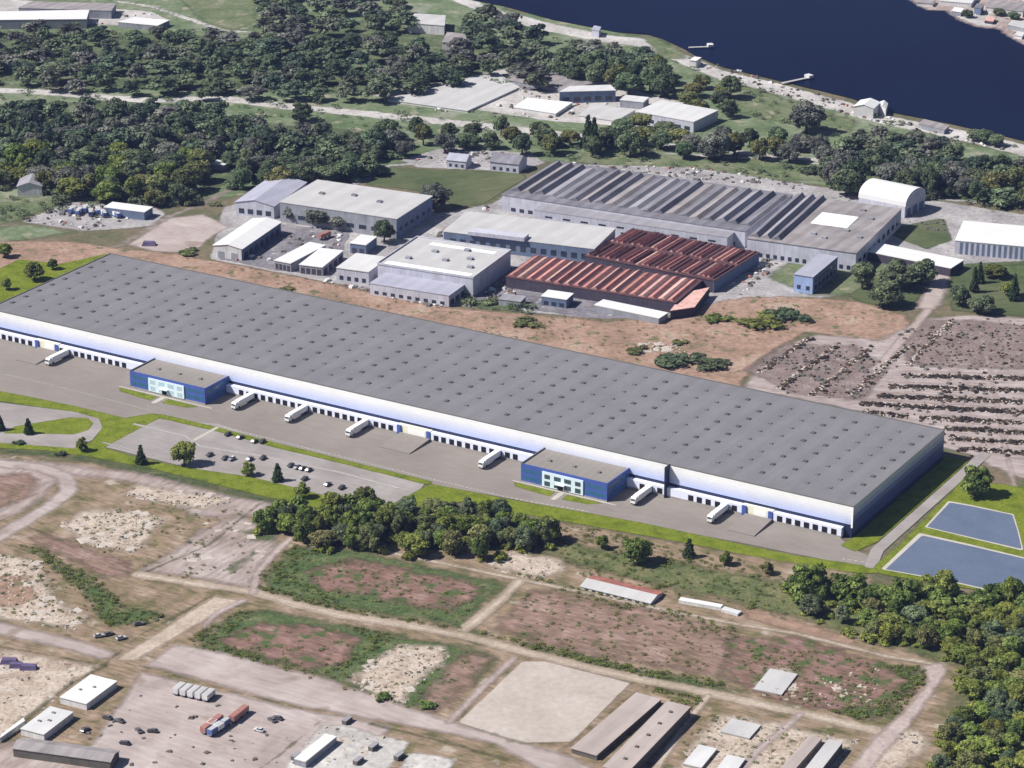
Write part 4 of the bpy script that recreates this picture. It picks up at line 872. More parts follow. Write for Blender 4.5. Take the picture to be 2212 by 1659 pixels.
TR = [((1569,1095),'white articulated lorry docked right of the fire wall'),
      ((1404.7,1068.5),'white articulated lorry docked between the right office and the fire wall'),
      ((1078,988.5),'white articulated lorry docked just left of the right office'),
      ((793,921.6),'white articulated lorry docked left of the middle cream gate'),
      ((662,890),'white articulated lorry second to the right of the left office'),
      ((547,865),'white articulated lorry first to the right of the left office'),
      ((147,768),'white articulated lorry docked right of the leftmost cream gate')]
tr0 = None
for p, lb in TR:
    u = fu(p[0], DV, 2.0)
    loc = W(u, DV-.5, SITEZ); rz = math.atan2(-V.y, -V.x)
    if tr0 is None:
        tr0 = make_truck(lb); tr0.location = loc; tr0.rotation_euler = (0,0,rz); tr0['group'] = 'lorries at the loading docks'
    else: dup(tr0, loc, rz, lb, 'lorries at the loading docks')

# ------------------------------------------------------------------ cars
def make_car(label, mat):
    t = thing('parked_car', label, 'car', (0,0,0))
    mb = MB(); prof = [(-2.1,.3),(2.1,.3),(2.15,.75),(1.1,.92),(-1.9,.95),(-2.15,.7)]
    mb.add([(x,-.88,z) for x,z in prof]+[(x,.88,z) for x,z in prof], [tuple(range(6)), tuple(range(11,5,-1))]+[(i,i+6,(i+1)%6+6,(i+1)%6) for i in range(6)])
    mb.build('body', mat, t)
    mb = MB(); mb.hexa([(-1.7,-.82,.953),(.95,-.82,.953),(.95,.82,.953),(-1.7,.82,.953)], [(-1.3,-.68,1.42),(.2,-.68,1.42),(.2,.68,1.42),(-1.3,.68,1.42)])
    cb = mb.build('cabin', M['win'], t)
    mb = MB(); mb.box((-1.25,-.64,1.424), (1.4,0,0), (0,1.28,0), (0,0,.05)); mb.build('roof', mat, cb)
    for x in (-1.35, 1.35):
        for s in (-1, 1):
            q = MB(); q.cyl((x, s*.7, .31), (x, s*.9, .31), .32, n=8); q.build('wheel', M['tyre'], t)
    return t
CG = 'cars in the office car park'
cars = [(453,986,'d'),(486,993.5,'d'),(501,995,'p'),(540,995,'d'),(568,993,'d'),(628,1009,'d'),(642,1013,'p'),(654,1015.5,'d'),(667,1018.5,'d'),(492,941.6,'d'),(519,948,'d'),(550,956.5,'d'),(567,957.5,'d'),(708,1050,'d'),(738,1057,'d'),(658,1038,'d')]
d0 = p0 = None; rc = random.Random(4)
where = {453:'nearest the round tree by the verge',486:'second from the round tree in the lower row',501:'third in the lower row from the round tree',540:'in front of the middle of the lower row',568:'below the long pale line near the small conifer',628:'right of the small conifer in the lower row',642:'pale spot in the lower row after the conifer',654:'beside the pale car of the lower row',667:'last of the lower row group',492:'nearest after the white footpath in the upper row',506:'second after the footpath in the upper row',519:'second after the footpath in the upper row',533:'fourth after the footpath in the upper row',550:'third after the footpath in the upper row',567:'last before the grass in the upper row',708:'left of the two by the tall tree',738:'right of the two by the tall tree',658:'alone on the verge edge above the shrub',600:'pale, above the small conifer',582:'pale, at the end of the upper row'}
for x, y, k in cars:
    lb = ('small dark car, ' if k == 'd' else 'small light car, ')+where[x]
    p = G(x, y); loc = Vector((p.x, p.y, SITEZ)); rz = math.atan2(V.y, V.x)+rc.uniform(-.06,.06)+(math.pi if rc.random() < .5 else 0)
    src = d0 if k == 'd' else p0
    if src is None:
        src = make_car(lb, M['car_dark' if k == 'd' else 'car_pale']); src.location = loc; src.rotation_euler = (0,0,rz); src['group'] = CG
        if k == 'd': d0 = src
        else: p0 = src
    else: dup(src, loc, rz, lb, CG)
# cars elsewhere (foreground yard and roadside)
def car_at(x, y, dark, label, ang): dup(d0 if dark else p0, Vector((G(x,y).x, G(x,y).y, SITEZ)), math.radians(ang), label, 'cars standing on the dirt yards')
FC = [(214,1378,0,'white car beside the dark one near the gravel crossing',20),(235,1374,1,'dark car between two white vehicles near the gravel crossing',35),(262,1383,0,'white van-like car nearest the gravel crossing',30),
      (300,1352,1,'black car at the edge of the green strip by the crossing',20),(232,1555,1,'dark car on the pink yard above the tyre marks',150),(258,1562,1,'dark car right of another on the pink yard',150),
      (300,1583,1,'dark car left of the curved pair on the pink yard',120),(330,1584,1,'dark car right of the curved pair on the pink yard',170),(588,1560,1,'dark car by the right fence of the pink yard, left',130),(600,1556,1,'dark car by the right fence of the pink yard, right',150),
      (560,1582,0,'light car below the dark pair by the yard fence',150),(270,1610,1,'dark car beside the long brown shed',160),(184,1581,1,'dark car right of the lower pale shed',60)]
for c in FC: car_at(*c)
# long trailers and rail-like red lorries in the pink yard
def make_box_lorry(name, label, cat, L, col, n, col2=None):
    t = thing(name, label, cat, (0,0,0))
    seg = L/n
    for i in range(n):
        mb = MB(); mb.box((i*seg+.1,-1.25,.95), (seg-.2,0,0), (0,2.5,0), (0,0,2.1)); b = mb.build('cargo_box', M['wall_white' if col == 'truck_white' else col if (i % 2 == 0 or col2 is None) else col2], t)
        q = MB(); q.box((i*seg+.25,-1.0,3.052), (seg-.5,0,0), (0,2.0,0), (0,0,.06)); q.build('lid', M['roof_pale'] if col != 'red' else M['red'], b)
    mb = MB(); mb.box((0,-1.0,.6), (L,0,0), (0,2,0), (0,0,.345)); mb.build('chassis', M['truck_grey'], t)
    k = max(3, int(L/4))
    for i in range(k):
        for s in (-1, 1):
            q = MB(); x = 1+(L-2)*i/(k-1); q.cyl((x, s*.8, .48), (x, s*1.2, .48), .48, n=8); q.build('wheel', M['tyre'], t)
    return t
def span(t, a, b):
    p, q = G(*a), G(*b); t.location = (p.x, p.y, SITEZ); t.rotation_euler = (0,0,math.atan2(q.y-p.y, q.x-p.x)); return (q-p).length
for nm, lb, a, b, col, n, c2 in (('cargo_trailer','red flatbed trailer nearer the pink yard fence',(500,1566),(533,1540),'red',2,None),
                             ('cargo_trailer','red and white trailer in the middle of the pink yard',(438,1590),(478,1560),'red',3,'truck_white'),
                             ('cargo_trailer','blue and white trailer parked beside the red one',(452,1595),(494,1567),'bluep',3,'truck_white')):
    p, q = G(*a), G(*b); t = make_box_lorry(nm, lb, 'trailer', (q-p).length, col, n, c2); span(t, a, b)
prev = None
for i in range(5):
    a = (378+i*16, 1506+i*3.4); b = (390+i*16, 1496+i*3.4)
    lb = ['leftmost','second','middle','fourth','rightmost'][i]+' white box trailer of the row along the pale road'
    p, q = G(*a), G(*b)
    if prev is None: prev = make_box_lorry('box_trailer', lb, 'trailer', 6.5, 'truck_white', 1); span(prev, a, b); prev['group'] = 'white box trailers in the pink yard'
    else: span(dup(prev, (0,0,0), 0, lb, 'white box trailers in the pink yard'), a, b)
# depot with blue vehicles
prev = None
for i, (x, y) in enumerate(((150,464),(166,468),(182,462),(196,470),(214,466),(228,472),(244,465),(258,473))):
    lb = 'blue delivery lorry of the far depot, '+['leftmost','second from left','third from left','fourth from left','fifth from left','third from right','second from right','rightmost'][i]
    if prev is None: prev = make_box_lorry('depot_lorry', lb, 'lorry', 8, 'bluep', 2, 'truck_white'); t = prev
    else: t = dup(prev, (0,0,0), 0, lb)
    t['group'] = 'blue lorries in the far depot'; p = G(x, y); t.location = (p.x,p.y,.3); t.rotation_euler = (0,0,math.radians(75+i*7))
for x, y, lb in ((807,1620,'dark crate in the pale yard at the bottom, upper of two'),(774,1650,'dark crate in the pale yard at the bottom, lower of two'),(750,1563,'small dark crate at the top corner of the pale yard'),(640,1640,'dark crate left of the white flat slab'),(862,1640,'dark crate between the two pale yards')):
    p = G(x, y); t = thing('crate', lb, 'crate', (p.x,p.y,SITEZ), 1.03); mb = MB(); mb.cbox(0,0,0,4.5,2,1.6); mb.build('box', M['conc_dark'], t); mb = MB(); mb.cbox(0,0,1.604,4.6,2.1,.15); mb.build('lid', M['roof_grey'], t)
# a red container and violet tarpaulins
t = make_box_lorry('container', 'red shipping container behind the twin open sheds', 'container', 9, 'red', 1); span(t, (690,520), (708,513))
for x, y, s, lb in ((20,1434,3.6,'violet covered stack at the left edge, larger'),(36,1443,3,'violet covered stack at the left edge, smaller'),(62,1447,3.5,'violet covered stack right of the larger ones'),(322,530,4,'violet tarpaulin heap on the parking yard near the depot')):
    p = G(x, y); t = thing('tarp_stack', lb, 'stack', (p.x,p.y,.35)); mb = MB()
    mb.hexa([(-s,-s*.5,0),(s,-s*.5,0),(s,s*.5,0),(-s,s*.5,0)], [(-s*.8,-s*.35,2),(s*.85,-s*.3,1.7),(s*.8,s*.35,1.9),(-s*.75,s*.3,2.2)]); mb.build('cover', M['purple'], t)
    mb = MB(); mb.box((-s*.95,-s*.53,-.2), (s*1.9,0,0), (0,s*1.06,0), (0,0,.19)); mb.build('pallet', M['bark'], t)

# ------------------------------------------------------------------ vegetation
def leaf_cloud(rs, lobes, per, size, squash=.9):
    """leaf clumps on the outside of many small lobes; returns verts, quads, tint"""
    Vs = []; T = []
    for (cx, cy, cz, r, tint) in lobes:
        n = per
        d = rs.normal(size=(n,3)); d /= np.linalg.norm(d, axis=1)[:,None]; d[:,2] = np.where(d[:,2] < -.45, -d[:,2], d[:,2])
        rad = r*rs.uniform(.72,1.08,(n,1)); c = d*rad; c[:,2] *= squash; c += (cx,cy,cz)
        nrm = d+rs.normal(size=(n,3))*.45; nrm /= np.linalg.norm(nrm, axis=1)[:,None]
        a = np.cross(nrm, rs.normal(size=(n,3))); a /= np.linalg.norm(a, axis=1)[:,None]; b = np.cross(nrm, a)
        s = size*rs.uniform(.6,1.25,(n,1)); a = a*s; b = b*s*rs.uniform(.55,.9,(n,1))
        q = np.stack([c-a-b*.3, c+b, c+a-b*.2, c-b], 1)
        Vs.append(q.reshape(-1,3)); T.append(np.repeat(np.clip(tint+rs.normal(size=n)*.16,0,1), 4))
    Vv = np.concatenate(Vs); T = np.concatenate(T); Q = np.arange(len(Vv)).reshape(-1,4); return Vv, Q, T
ICO = None
def core_mesh(lobes, k=.6):  # dark inner core added to keep light from passing through the crown
    vs = []; qs = []; tt = []
    # low octa-sphere as quads
    for (cx,cy,cz,r,t) in lobes:
        n0 = len(vs)
        for i in range(4):
            th = -math.pi/2+math.pi*(i+.5)/4
            for j in range(6):
                ph = 2*math.pi*j/6
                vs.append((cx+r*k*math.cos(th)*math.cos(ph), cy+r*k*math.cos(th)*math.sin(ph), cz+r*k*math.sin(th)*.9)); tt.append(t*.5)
        for i in range(3):
            for j in range(6): qs.append((n0+i*6+j, n0+i*6+(j+1)%6, n0+(i+1)*6+(j+1)%6, n0+(i+1)*6+j))
    return np.array(vs), np.array(qs), np.array(tt)
def broad_arrays(seed, nl=22, per=95, size=.11, top=1.0, flat=.8, core=True):
    """crown with horizontal radius about 1, heights 0.25 .. ~1.9"""
    rs = np.random.RandomState(seed); lobes = []
    for i in range(nl):
        th = rs.uniform(0, 2*math.pi); zz = rs.uniform(-.75, 1)
        rr = math.sqrt(max(0, 1-zz*zz*.9))*rs.uniform(.35,.74)
        lobes.append((rr*math.cos(th), rr*math.sin(th), 1.0+zz*.55*flat/.8, rs.uniform(.2,.42), rs.uniform(.1,.95)))
    lobes.append((0,0,1.0,.5,.4))
    Vv, Q, T = leaf_cloud(rs, lobes, per, size)
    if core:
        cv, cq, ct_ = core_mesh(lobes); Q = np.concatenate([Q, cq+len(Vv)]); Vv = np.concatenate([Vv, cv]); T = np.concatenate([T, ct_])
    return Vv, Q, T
def conifer_arrays(seed, layers=11, per=75):
    rs = np.random.RandomState(seed); lobes = []
    for i in range(layers):
        z = .25+1.75*i/layers; r = (1-i/layers)**.85*.85+.05
        m = max(3, int(9*(1-i/layers)))
        for j in range(m):
            th = 2*math.pi*(j+rs.uniform(0,.7))/m; rr = r*rs.uniform(.4,.8)
            lobes.append((rr*math.cos(th), rr*math.sin(th), z+rs.uniform(-.05,.05), .13+r*.22, rs.uniform(.2,.8)))
    Vv, Q, T = leaf_cloud(rs, lobes, per//3, .085, .7)
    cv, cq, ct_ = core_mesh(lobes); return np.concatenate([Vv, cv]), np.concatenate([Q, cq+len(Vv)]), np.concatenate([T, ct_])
def shrub_arrays(seed, per=45):
    rs = np.random.RandomState(seed); lobes = []
    for i in range(8):
        th = rs.uniform(0,2*math.pi); rr = rs.uniform(.1,.75)
        lobes.append((rr*math.cos(th), rr*math.sin(th), .3+rs.uniform(0,.35)*(1-rr), rs.uniform(.28,.45), rs.uniform(.15,.85)))
    Vv, Q, T = leaf_cloud(rs, lobes, per, .14, .8)
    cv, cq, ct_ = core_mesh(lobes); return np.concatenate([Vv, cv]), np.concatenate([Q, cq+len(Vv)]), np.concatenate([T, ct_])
def to_mesh(name, arr, mat):
    o = arrmesh(name, arr[0], arr[1], {'tint': arr[2]}, mat); me = o.data; bpy.data.objects.remove(o); return me
LEAVES = ('leaf_fg','leaf_dark','leaf_olive','leaf_grey','leaf_lime')
ARR = [broad_arrays(10+i, nl=24+2*i, per=120, size=.088, flat=(.7,.8,.95,1.1,.8)[i]) for i in range(5)]
CROWN = {k: [] for k in LEAVES}
for k in LEAVES:
    for a in (ARR if k in ('leaf_fg','leaf_dark') else ARR[:3]): CROWN[k].append(to_mesh('crown', a, M[k]))
CARR = [conifer_arrays(3), conifer_arrays(8)]
CONE = [to_mesh('crown', a, M['leaf_con']) for a in CARR]
SARR = [shrub_arrays(21), shrub_arrays(22), shrub_arrays(23)]
SHR = {k: [to_mesh('shrub', a, M[k]) for a in SARR] for k in ('leaf_fg','leaf_dark','leaf_olive')}
def trunk_mesh():
    mb = MB(); mb.cyl((0,0,-.05), (.02,.01,.75), .085, .055, 8)
    for a, r in ((.4,.5),(2.4,.45),(4.5,.55)):
        mb.cyl((.015,.01,.6), (r*.75*math.cos(a), r*.75*math.sin(a), 1.1), .04, .015, 6)
    me = bpy.data.meshes.new('trunk'); me.from_pydata(mb.v, [], mb.f); me.materials.append(M['bark']); return me
TRUNK = trunk_mesh()
def straight_trunk():
    mb = MB(); mb.cyl((0,0,-.05), (0,0,1.8), .07, .015, 8)
    me = bpy.data.meshes.new('trunk'); me.from_pydata(mb.v, [], mb.f); me.materials.append(M['bark']); return me
TRUNK2 = straight_trunk()
RT = random.Random(77)
def tree(p, r, h, kind, label, group=None, name=None, cat='tree', var=None):
    """kind: leaf material key or 'con'; r crown radius, h overall height"""
    con = kind == 'con'
    t = thing(name or ('conifer' if con else 'broadleaf_tree'), label, cat, (p[0],p[1],0), RT.uniform(0,6.28), group)
    c = link('crown', (CONE if con else CROWN[kind])[RT.randrange(99) % len(CONE if con else CROWN[kind])] if var is None else CROWN[kind][var], None, t)
    tk = link('trunk', TRUNK2 if con else TRUNK, None, t)
    s = h/(2.02 if con else 1.92)
    c.scale = (r*1.06, r*1.06, s) if not con else (r*1.1, r*1.1, s); tk.scale = (r, r, s)
    return t
def shrub(p, r, h, kind, label, group=None, name='shrub', cat='shrub'):
    t = link(name, SHR[kind][RT.randrange(3)], None); t.location = (p[0],p[1],.1); t.scale = (r, r*RT.uniform(.8,1.2), h/.95); t.rotation_euler = (0,0,RT.uniform(0,6.28))
    tag(t, label, cat, group); return t

# single trees one can point at
ONE = [(398,1006,6.2,12.5,'leaf_fg','big round leafy tree on the verge below the white footpath'),
 (790,1108,7,13,'leaf_fg','tall rounded tree at the right end of the car park'),
 (1183,1172,7,12.5,'leaf_fg','rounded tree at the right end of the middle wood'),
 (1375,1218,7,13,'leaf_fg','biggest round tree on the verge between two little ones'),
 (1300,1186,3.4,7,'leaf_fg','small round tree left of the biggest verge tree'),
 (1567,1222,3.3,7,'leaf_fg','small round tree right of the verge conifer'),
 (1657,1242,3.2,6.5,'leaf_olive','small olive tree last on the verge before the right wood'),
 (1737,1290,8,15,'leaf_fg','tall tree at the left tip of the right wood'),
 (2105,1072,8,15,'leaf_fg','full green tree by the ring road above the basins'),
 (75,606,6.5,11,'leaf_fg','round green tree left of the warehouse roof corner'),
 (114,582,3.5,6.5,'leaf_fg','little tree right of the round one near the roof corner'),
 (10,556,5,8,'leaf_lime','yellow-green tree at the left edge behind the roof'),
 (14,626,3.5,7,'leaf_fg','small tree at the left edge near the grass strip'),
 (536,1028,3.4,7,'leaf_fg','small leafy tree on the verge left of the right conifer'),
 (178,975,3,7,'leaf_fg','small leafy tree below the drive loop'),
 (652,1076,4,8,'leaf_fg','leafy tree beside the start of the middle wood'),
 (1912,662,10.5,15,'leaf_dark','dark round tree standing alone before the road by the blue block'),
 (1862,622,7.5,16,'leaf_dark','dark slim tree right of the blue block'),
 (1938,622,11.5,15,'leaf_dark','dark broad tree below the long white canopy, left'),
 (1990,614,10,15,'leaf_dark','dark broad tree below the long white canopy, right'),
 (938,452,10,15,'leaf_grey','dark grey-brown tree on the olive lawn beside the pale hall'),
 (1742,286,13,20,'leaf_grey','big grey-brown crown on the river meadow'),
 (1577,212,9,16,'leaf_dark','dark round tree on the river meadow left of the lower jetty'),
 (650,263,8,13,'leaf_dark','dark round tree at the side of the far pale road'),
 (830,524,7,14,'leaf_dark','dark tree at the corner of the pale hall'),
 (690,486,11,12,'leaf_grey','dark grey tree before the pale hall, right one'),
 (640,476,9,11,'leaf_grey','grey tree before the pale hall, left one'),
 (738,494,8,10,'leaf_grey','small grey tree between pale hall and white cube shed'),
 (1270,318,5,22,'con','tall dark conifer pair behind the sawtooth factory, left'),
 (1283,330,5,24,'con','tall dark conifer pair behind the sawtooth factory, right'),
 (1362,338,9,17,'leaf_dark','dark tree right of the tall conifer pair'),
 (1545,345,10,20,'leaf_grey','tall grey-green tree behind the sawtooth factory'),
 (2104,632,3,15,'con','slim dark cypress in the right park, left'),
 (2116,612,3,13,'con','slim dark cypress in the right park, middle'),
 (2190,650,3.5,16,'con','slim dark cypress in the right park, right'),
 (2072,660,6.5,12,'leaf_dark','dark tree at the corner of the right park road'),
 (2120,676,9,10,'leaf_dark','broad dark low tree in front of the cypresses'),
 (2180,640,6,9,'leaf_fg','green tree at the lawn of the right park'),
 (2150,600,8,8,'leaf_fg','bright green tree in the right park behind the cypresses'),
 (62,938,2.8,8.5,'con','conifer on the drive loop lawn'),
 (1,930,2.8,8,'con','conifer at the left edge by the drive'),
 (305,1003,3.1,10,'con','conifer on the verge left of the big round tree'),
 (600,1040,3.1,9.5,'con','conifer on the verge right of the big round tree'),
 (1488,1205,3.2,9.5,'con','conifer on the verge right of the biggest round tree')]
ONE += [(2105,304,6,8,'leaf_dark','dark bushy tree on the bank at the right, left one of three'),(2128,310,7,9,'leaf_dark','dark bushy tree on the bank at the right, middle of three'),(2152,316,6,8,'leaf_dark','dark bushy tree on the bank at the right, right one of three'),
 (2090,40,5,7,'leaf_dark','dark tree on the opposite shore, left one'),(2158,36,5,7,'leaf_dark','dark tree on the opposite shore, middle one'),(2190,44,5,7,'leaf_dark','dark tree on the opposite shore, right one'),
 (2040,1300,6,15,'leaf_fg','tall tree standing out of the right wood before the basin'),(2185,1310,5.5,13,'leaf_lime','light green tree of the right wood before the basin corner')]
for x, y, r, hh, k, lb in ONE: tree(G(x, y), r, hh, k, lb)

def inpoly(x, y, poly):
    c = False; n = len(poly)
    for i in range(n):
        a, b = poly[i], poly[(i+1)%n]
        if (a[1] <= y) != (b[1] <= y) and x < a[0]+(y-a[1])/(b[1]-a[1])*(b[0]-a[0]): c = not c
    return c
def fill(poly_px, gap, zc, n_max, seed, square=False):
    """irregular spacing of bases so that crowns cover the picture area poly_px"""
    P_ = [(p.x,p.y) for p in GS(poly_px, zc)]; R_ = random.Random(seed); out = []
    xs = [p[0] for p in P_]; ys = [p[1] for p in P_]; fails = 0
    while len(out) < n_max and fails < 2500:
        x = R_.uniform(min(xs), max(xs)); y = R_.uniform(min(ys), max(ys))
        if not inpoly(x, y, P_) or any((x-a)**2+(y-b)**2 < gap*gap for a, b in out): fails += 1; continue
        out.append((x, y)); fails = 0
    return out
ORD = ('first','second','third','fourth','fifth','sixth','seventh','eighth','ninth','tenth','eleventh','twelfth','thirteenth','fourteenth','fifteenth','sixteenth','seventeenth','eighteenth','nineteenth','twentieth')
def ordinal(i):
    if i < 20: return ORD[i]
    t, u_ = divmod(i+1, 10)
    w_ = {2:'twenty',3:'thirty',4:'forty'}[t]
    return w_+'-'+ORD[u_-1] if u_ else {2:'twentieth',3:'thirtieth',4:'fortieth'}[t]
def ranks(pts, rows):
    """for every point: its row counted from the front and its place from the left in that row"""
    o = sorted(range(len(pts)), key=lambda i: pts[i][1]); out = {}; n = len(pts)
    for k in range(rows):
        r = sorted(o[k*n//rows:(k+1)*n//rows], key=lambda i: pxof((pts[i][0], pts[i][1], 0)))
        for j, i in enumerate(r): out[i] = (k, j)
    return out
def rowname(k, rows): return 'front row' if k == 0 else 'back row' if k == rows-1 else ORD[k]+' row'
MASS = []
def wood(poly, gap, r, hh, n, seed, kinds, where, group, conf=0.0, keep=999, rows=3):
    names = {'leaf_fg':'fresh green','leaf_dark':'dark green','leaf_olive':'olive green','leaf_grey':'grey-brown','leaf_lime':'light green'}
    R_ = random.Random(seed+5); pts = fill(poly, gap, hh*.5, n, seed); pts.sort(key=lambda p: p[1])
    near = pts[:keep]; rk = ranks(near, rows)
    for p in pts[keep:]: MASS.append((p[0], p[1], r*R_.uniform(.72,1.25), hh*R_.uniform(.75,1.2)))
    for i, p in enumerate(near):
        k, j = rk[i]; tail = 'tree, '+ordinal(j)+' from left, '+rowname(k, rows)+' of '+where
        if R_.random() < conf: tree(p, R_.uniform(.35,.45)*r, hh*R_.uniform(1.0,1.35), 'con', 'pointed dark '+tail, group); continue
        kk = R_.choice(kinds); s = R_.uniform(.72,1.25)
        tree(p, r*s, hh*R_.uniform(.75,1.2), kk, names[kk]+' '+tail, group)
    return pts
def farleaf():
    m, N, L, P = newmat('leaf_far')
    h = N.new('ShaderNodeAttribute'); h.attribute_name = 'hue'; t = N.new('ShaderNodeAttribute'); t.attribute_name = 'tint'
    c = ramp(N, L, h.outputs['Fac'], [(0,(.11,.155,.11)),(.3,(.15,.21,.125)),(.55,(.205,.25,.145)),(.75,(.205,.215,.175)),(1,(.24,.24,.215))])
    mr = N.new('ShaderNodeMapRange'); L.new(t.outputs['Fac'], mr.inputs[0]); mr.inputs[3].default_value = .3; mr.inputs[4].default_value = 1.25
    mx = N.new('ShaderNodeMix'); mx.data_type = 'RGBA'; mx.blend_type = 'MULTIPLY'; mx.inputs[0].default_value = 1
    L.new(c, mx.inputs[6]); L.new(mr.outputs[0], mx.inputs[7]); L.new(mx.outputs[2], P.inputs['Base Color'])
    P.inputs['Roughness'].default_value = .85; P.inputs['Specular IOR Level'].default_value = .1; see_through(N, L, P, mx.outputs[2]); return m
M['leaf_far'] = farleaf()
def undergrowth(name, pts, r, hh, per, seed, mat, spread):
    rs = np.random.RandomState(seed); Vs = []; Qs = []; Ts = []; n = 0
    for (x, y) in pts:
        for j in range(per):
            a = SARR[rs.randint(3)]; m = rs.rand() ; th = rs.uniform(0, 6.28); c, s = math.cos(th), math.sin(th)
            v = a[0]*np.array([r,r,hh])*rs.uniform(.6,1.3)
            v = np.stack([v[:,0]*c-v[:,1]*s, v[:,0]*s+v[:,1]*c, v[:,2]], 1)
            v = v+np.array([x+rs.normal()*spread, y+rs.normal()*spread, .05])
            Vs.append(v); Qs.append(a[1]+n); Ts.append(a[2]); n += len(v)
    o = arrmesh(name, np.concatenate(Vs), np.concatenate(Qs), {'tint': np.concatenate(Ts)}, M[mat]); tag(o, kind='stuff'); return o
# foreground woods
W1 = [(556,1105),(600,1092),(660,1085),(740,1088),(830,1085),(900,1075),(960,1085),(1060,1105),(1150,1125),(1190,1150),(1150,1178),(1040,1185),(900,1180),(760,1170),(640,1150),(560,1135)]
p1 = wood(W1, 6.0, 5.4, 11, 62, 1, ('leaf_fg','leaf_fg','leaf_fg','leaf_lime','leaf_olive','leaf_dark'), 'the middle wood', 'trees of the middle wood', 0, 58, 4)
undergrowth('undergrowth', p1, 3.6, 4.0, 2, 5, 'leaf_lime', 3.5)
W2 = [(1700,1262),(1780,1248),(1900,1262),(2040,1262),(2150,1275),(2260,1295),(2260,1700),(2060,1700),(2025,1650),(2055,1575),(2100,1510),(2105,1440),(2060,1405),(1980,1385),(1890,1358),(1790,1325),(1725,1295)]
p2 = wood(W2, 7.2, 5.2, 8.6, 105, 2, ('leaf_fg','leaf_lime','leaf_dark','leaf_lime','leaf_olive','leaf_fg'), 'the right wood', 'trees of the right wood', 0, 82, 6)
undergrowth('undergrowth', p2, 3.6, 3.0, 3, 6, 'leaf_lime', 5)
# woods behind
B1 = [(-30,225),(120,235),(240,225),(330,215),(470,235),(560,262),(570,330),(470,345),(420,400),(420,425),(250,420),(110,405),(60,370),(-30,395)]
p3 = wood(B1, 12.5, 8.6, 13, 110, 3, ('leaf_dark','leaf_dark','leaf_olive','leaf_grey','leaf_fg'), 'the left wood', 'trees of the left wood', .03, 44, 3)
undergrowth('undergrowth', p3, 7, 6, 2, 7, 'leaf_dark', 7)
B2 = [(520,330),(590,285),(700,275),(820,285),(830,320),(800,362),(700,378),(610,392),(520,385),(515,350)]
p4 = wood(B2, 12, 8.6, 14, 36, 4, ('leaf_dark','leaf_dark','leaf_grey','leaf_olive'), 'the wood behind the pale hall', 'trees of the hall wood', 0, 16, 2)
undergrowth('undergrowth', p4, 7, 6, 2, 8, 'leaf_dark', 7)
B3 = [(830,285),(900,272),(1000,268),(1120,272),(1250,285),(1330,300),(1300,318),(1150,318),(1000,305),(900,318),(840,320)]
p5 = wood(B3, 15, 8.5, 13, 36, 9, ('leaf_dark','leaf_grey','leaf_olive','leaf_dark'), 'the belt beyond the lawn', 'trees of the belt', 0, 22, 2)
B4 = [(1190,100),(1270,85),(1400,108),(1432,130),(1430,190),(1340,180),(1220,150)]
p6 = wood(B4, 15, 9.5, 16, 26, 10, ('leaf_dark','leaf_olive','leaf_dark','leaf_grey'), 'the river copse', 'trees of the river copse', 0, 12, 2)
B5 = [(1780,330),(1860,290),(1980,290),(2060,315),(2070,380),(2040,402),(1900,400),(1800,398)]
p7 = wood(B5, 12.5, 9, 16, 40, 11, ('leaf_dark','leaf_dark','leaf_grey'), 'the wood behind the hangar', 'trees of the hangar wood', 0, 16, 2)
undergrowth('undergrowth', p7, 8, 7, 2, 9, 'leaf_dark', 7)
B6 = [(2075,385),(2100,345),(2180,340),(2260,360),(2260,440),(2150,425),(2090,410)]
p8 = wood(B6, 14, 9, 14, 18, 12, ('leaf_dark','leaf_olive','leaf_grey'), 'the grove at the right edge', 'trees of the right grove', 0, 10, 2)
B7 = [(1470,300),(1560,285),(1680,290),(1770,300),(1790,330),(1700,335),(1600,322),(1480,325)]
p9 = wood(B7, 15, 8.5, 13, 26, 13, ('leaf_dark','leaf_olive','leaf_grey'), 'the trees beyond the sawtooth factory', 'trees beyond the sawtooth factory', 0, 16, 2)
B8 = [(1330,270),(1400,258),(1480,285),(1440,310),(1350,305)]
p10 = wood(B8, 15, 8, 12, 8, 14, ('leaf_dark','leaf_olive'), 'the clump beside the far plant', 'trees beside the far plant', 0, 8, 2)
B9 = [(1440,180),(1500,160),(1560,190),(1620,235),(1560,250),(1480,215)]
p11 = wood(B9, 20, 8, 12, 9, 15, ('leaf_dark','leaf_olive'), 'the river meadow', 'trees on the river meadow', 0, 9, 2)
# the big far wood reads as one mass: leafy crowns, one object
def woodland(name, polys, gap, r, hh, seed, hue, n=400, pts=None, mat='leaf_far'):
    rs = np.random.RandomState(seed); Vs = []; Qs = []; Ts = []; Hs = []; k = 0
    lite = [broad_arrays(40+i, nl=16, per=48, size=.125) for i in range(4)]
    for pi, poly in enumerate(polys):
        for (x, y) in (pts or fill(poly, gap, hh*.5, n, seed+pi)):
            a = lite[rs.randint(4)]; th = rs.uniform(0,6.28); c, s = math.cos(th), math.sin(th); f = r*rs.uniform(.7,1.3)
            v = a[0]*np.array([f, f, hh/1.9*rs.uniform(.7,1.25)])
            v = np.stack([v[:,0]*c-v[:,1]*s+x, v[:,0]*s+v[:,1]*c+y, v[:,2]], 1)
            Vs.append(v); Qs.append(a[1]+k); Ts.append(np.clip(a[2]*rs.uniform(.7,1.3)+rs.uniform(-.1,.2),0,1)); Hs.append(np.full(len(v), np.clip(rs.normal(hue, .28), 0, 1))); k += len(v)
    o = arrmesh(name, np.concatenate(Vs), np.concatenate(Qs), {'tint': np.concatenate(Ts), 'hue': np.concatenate(Hs)}, M[mat]); tag(o, kind='stuff'); return o
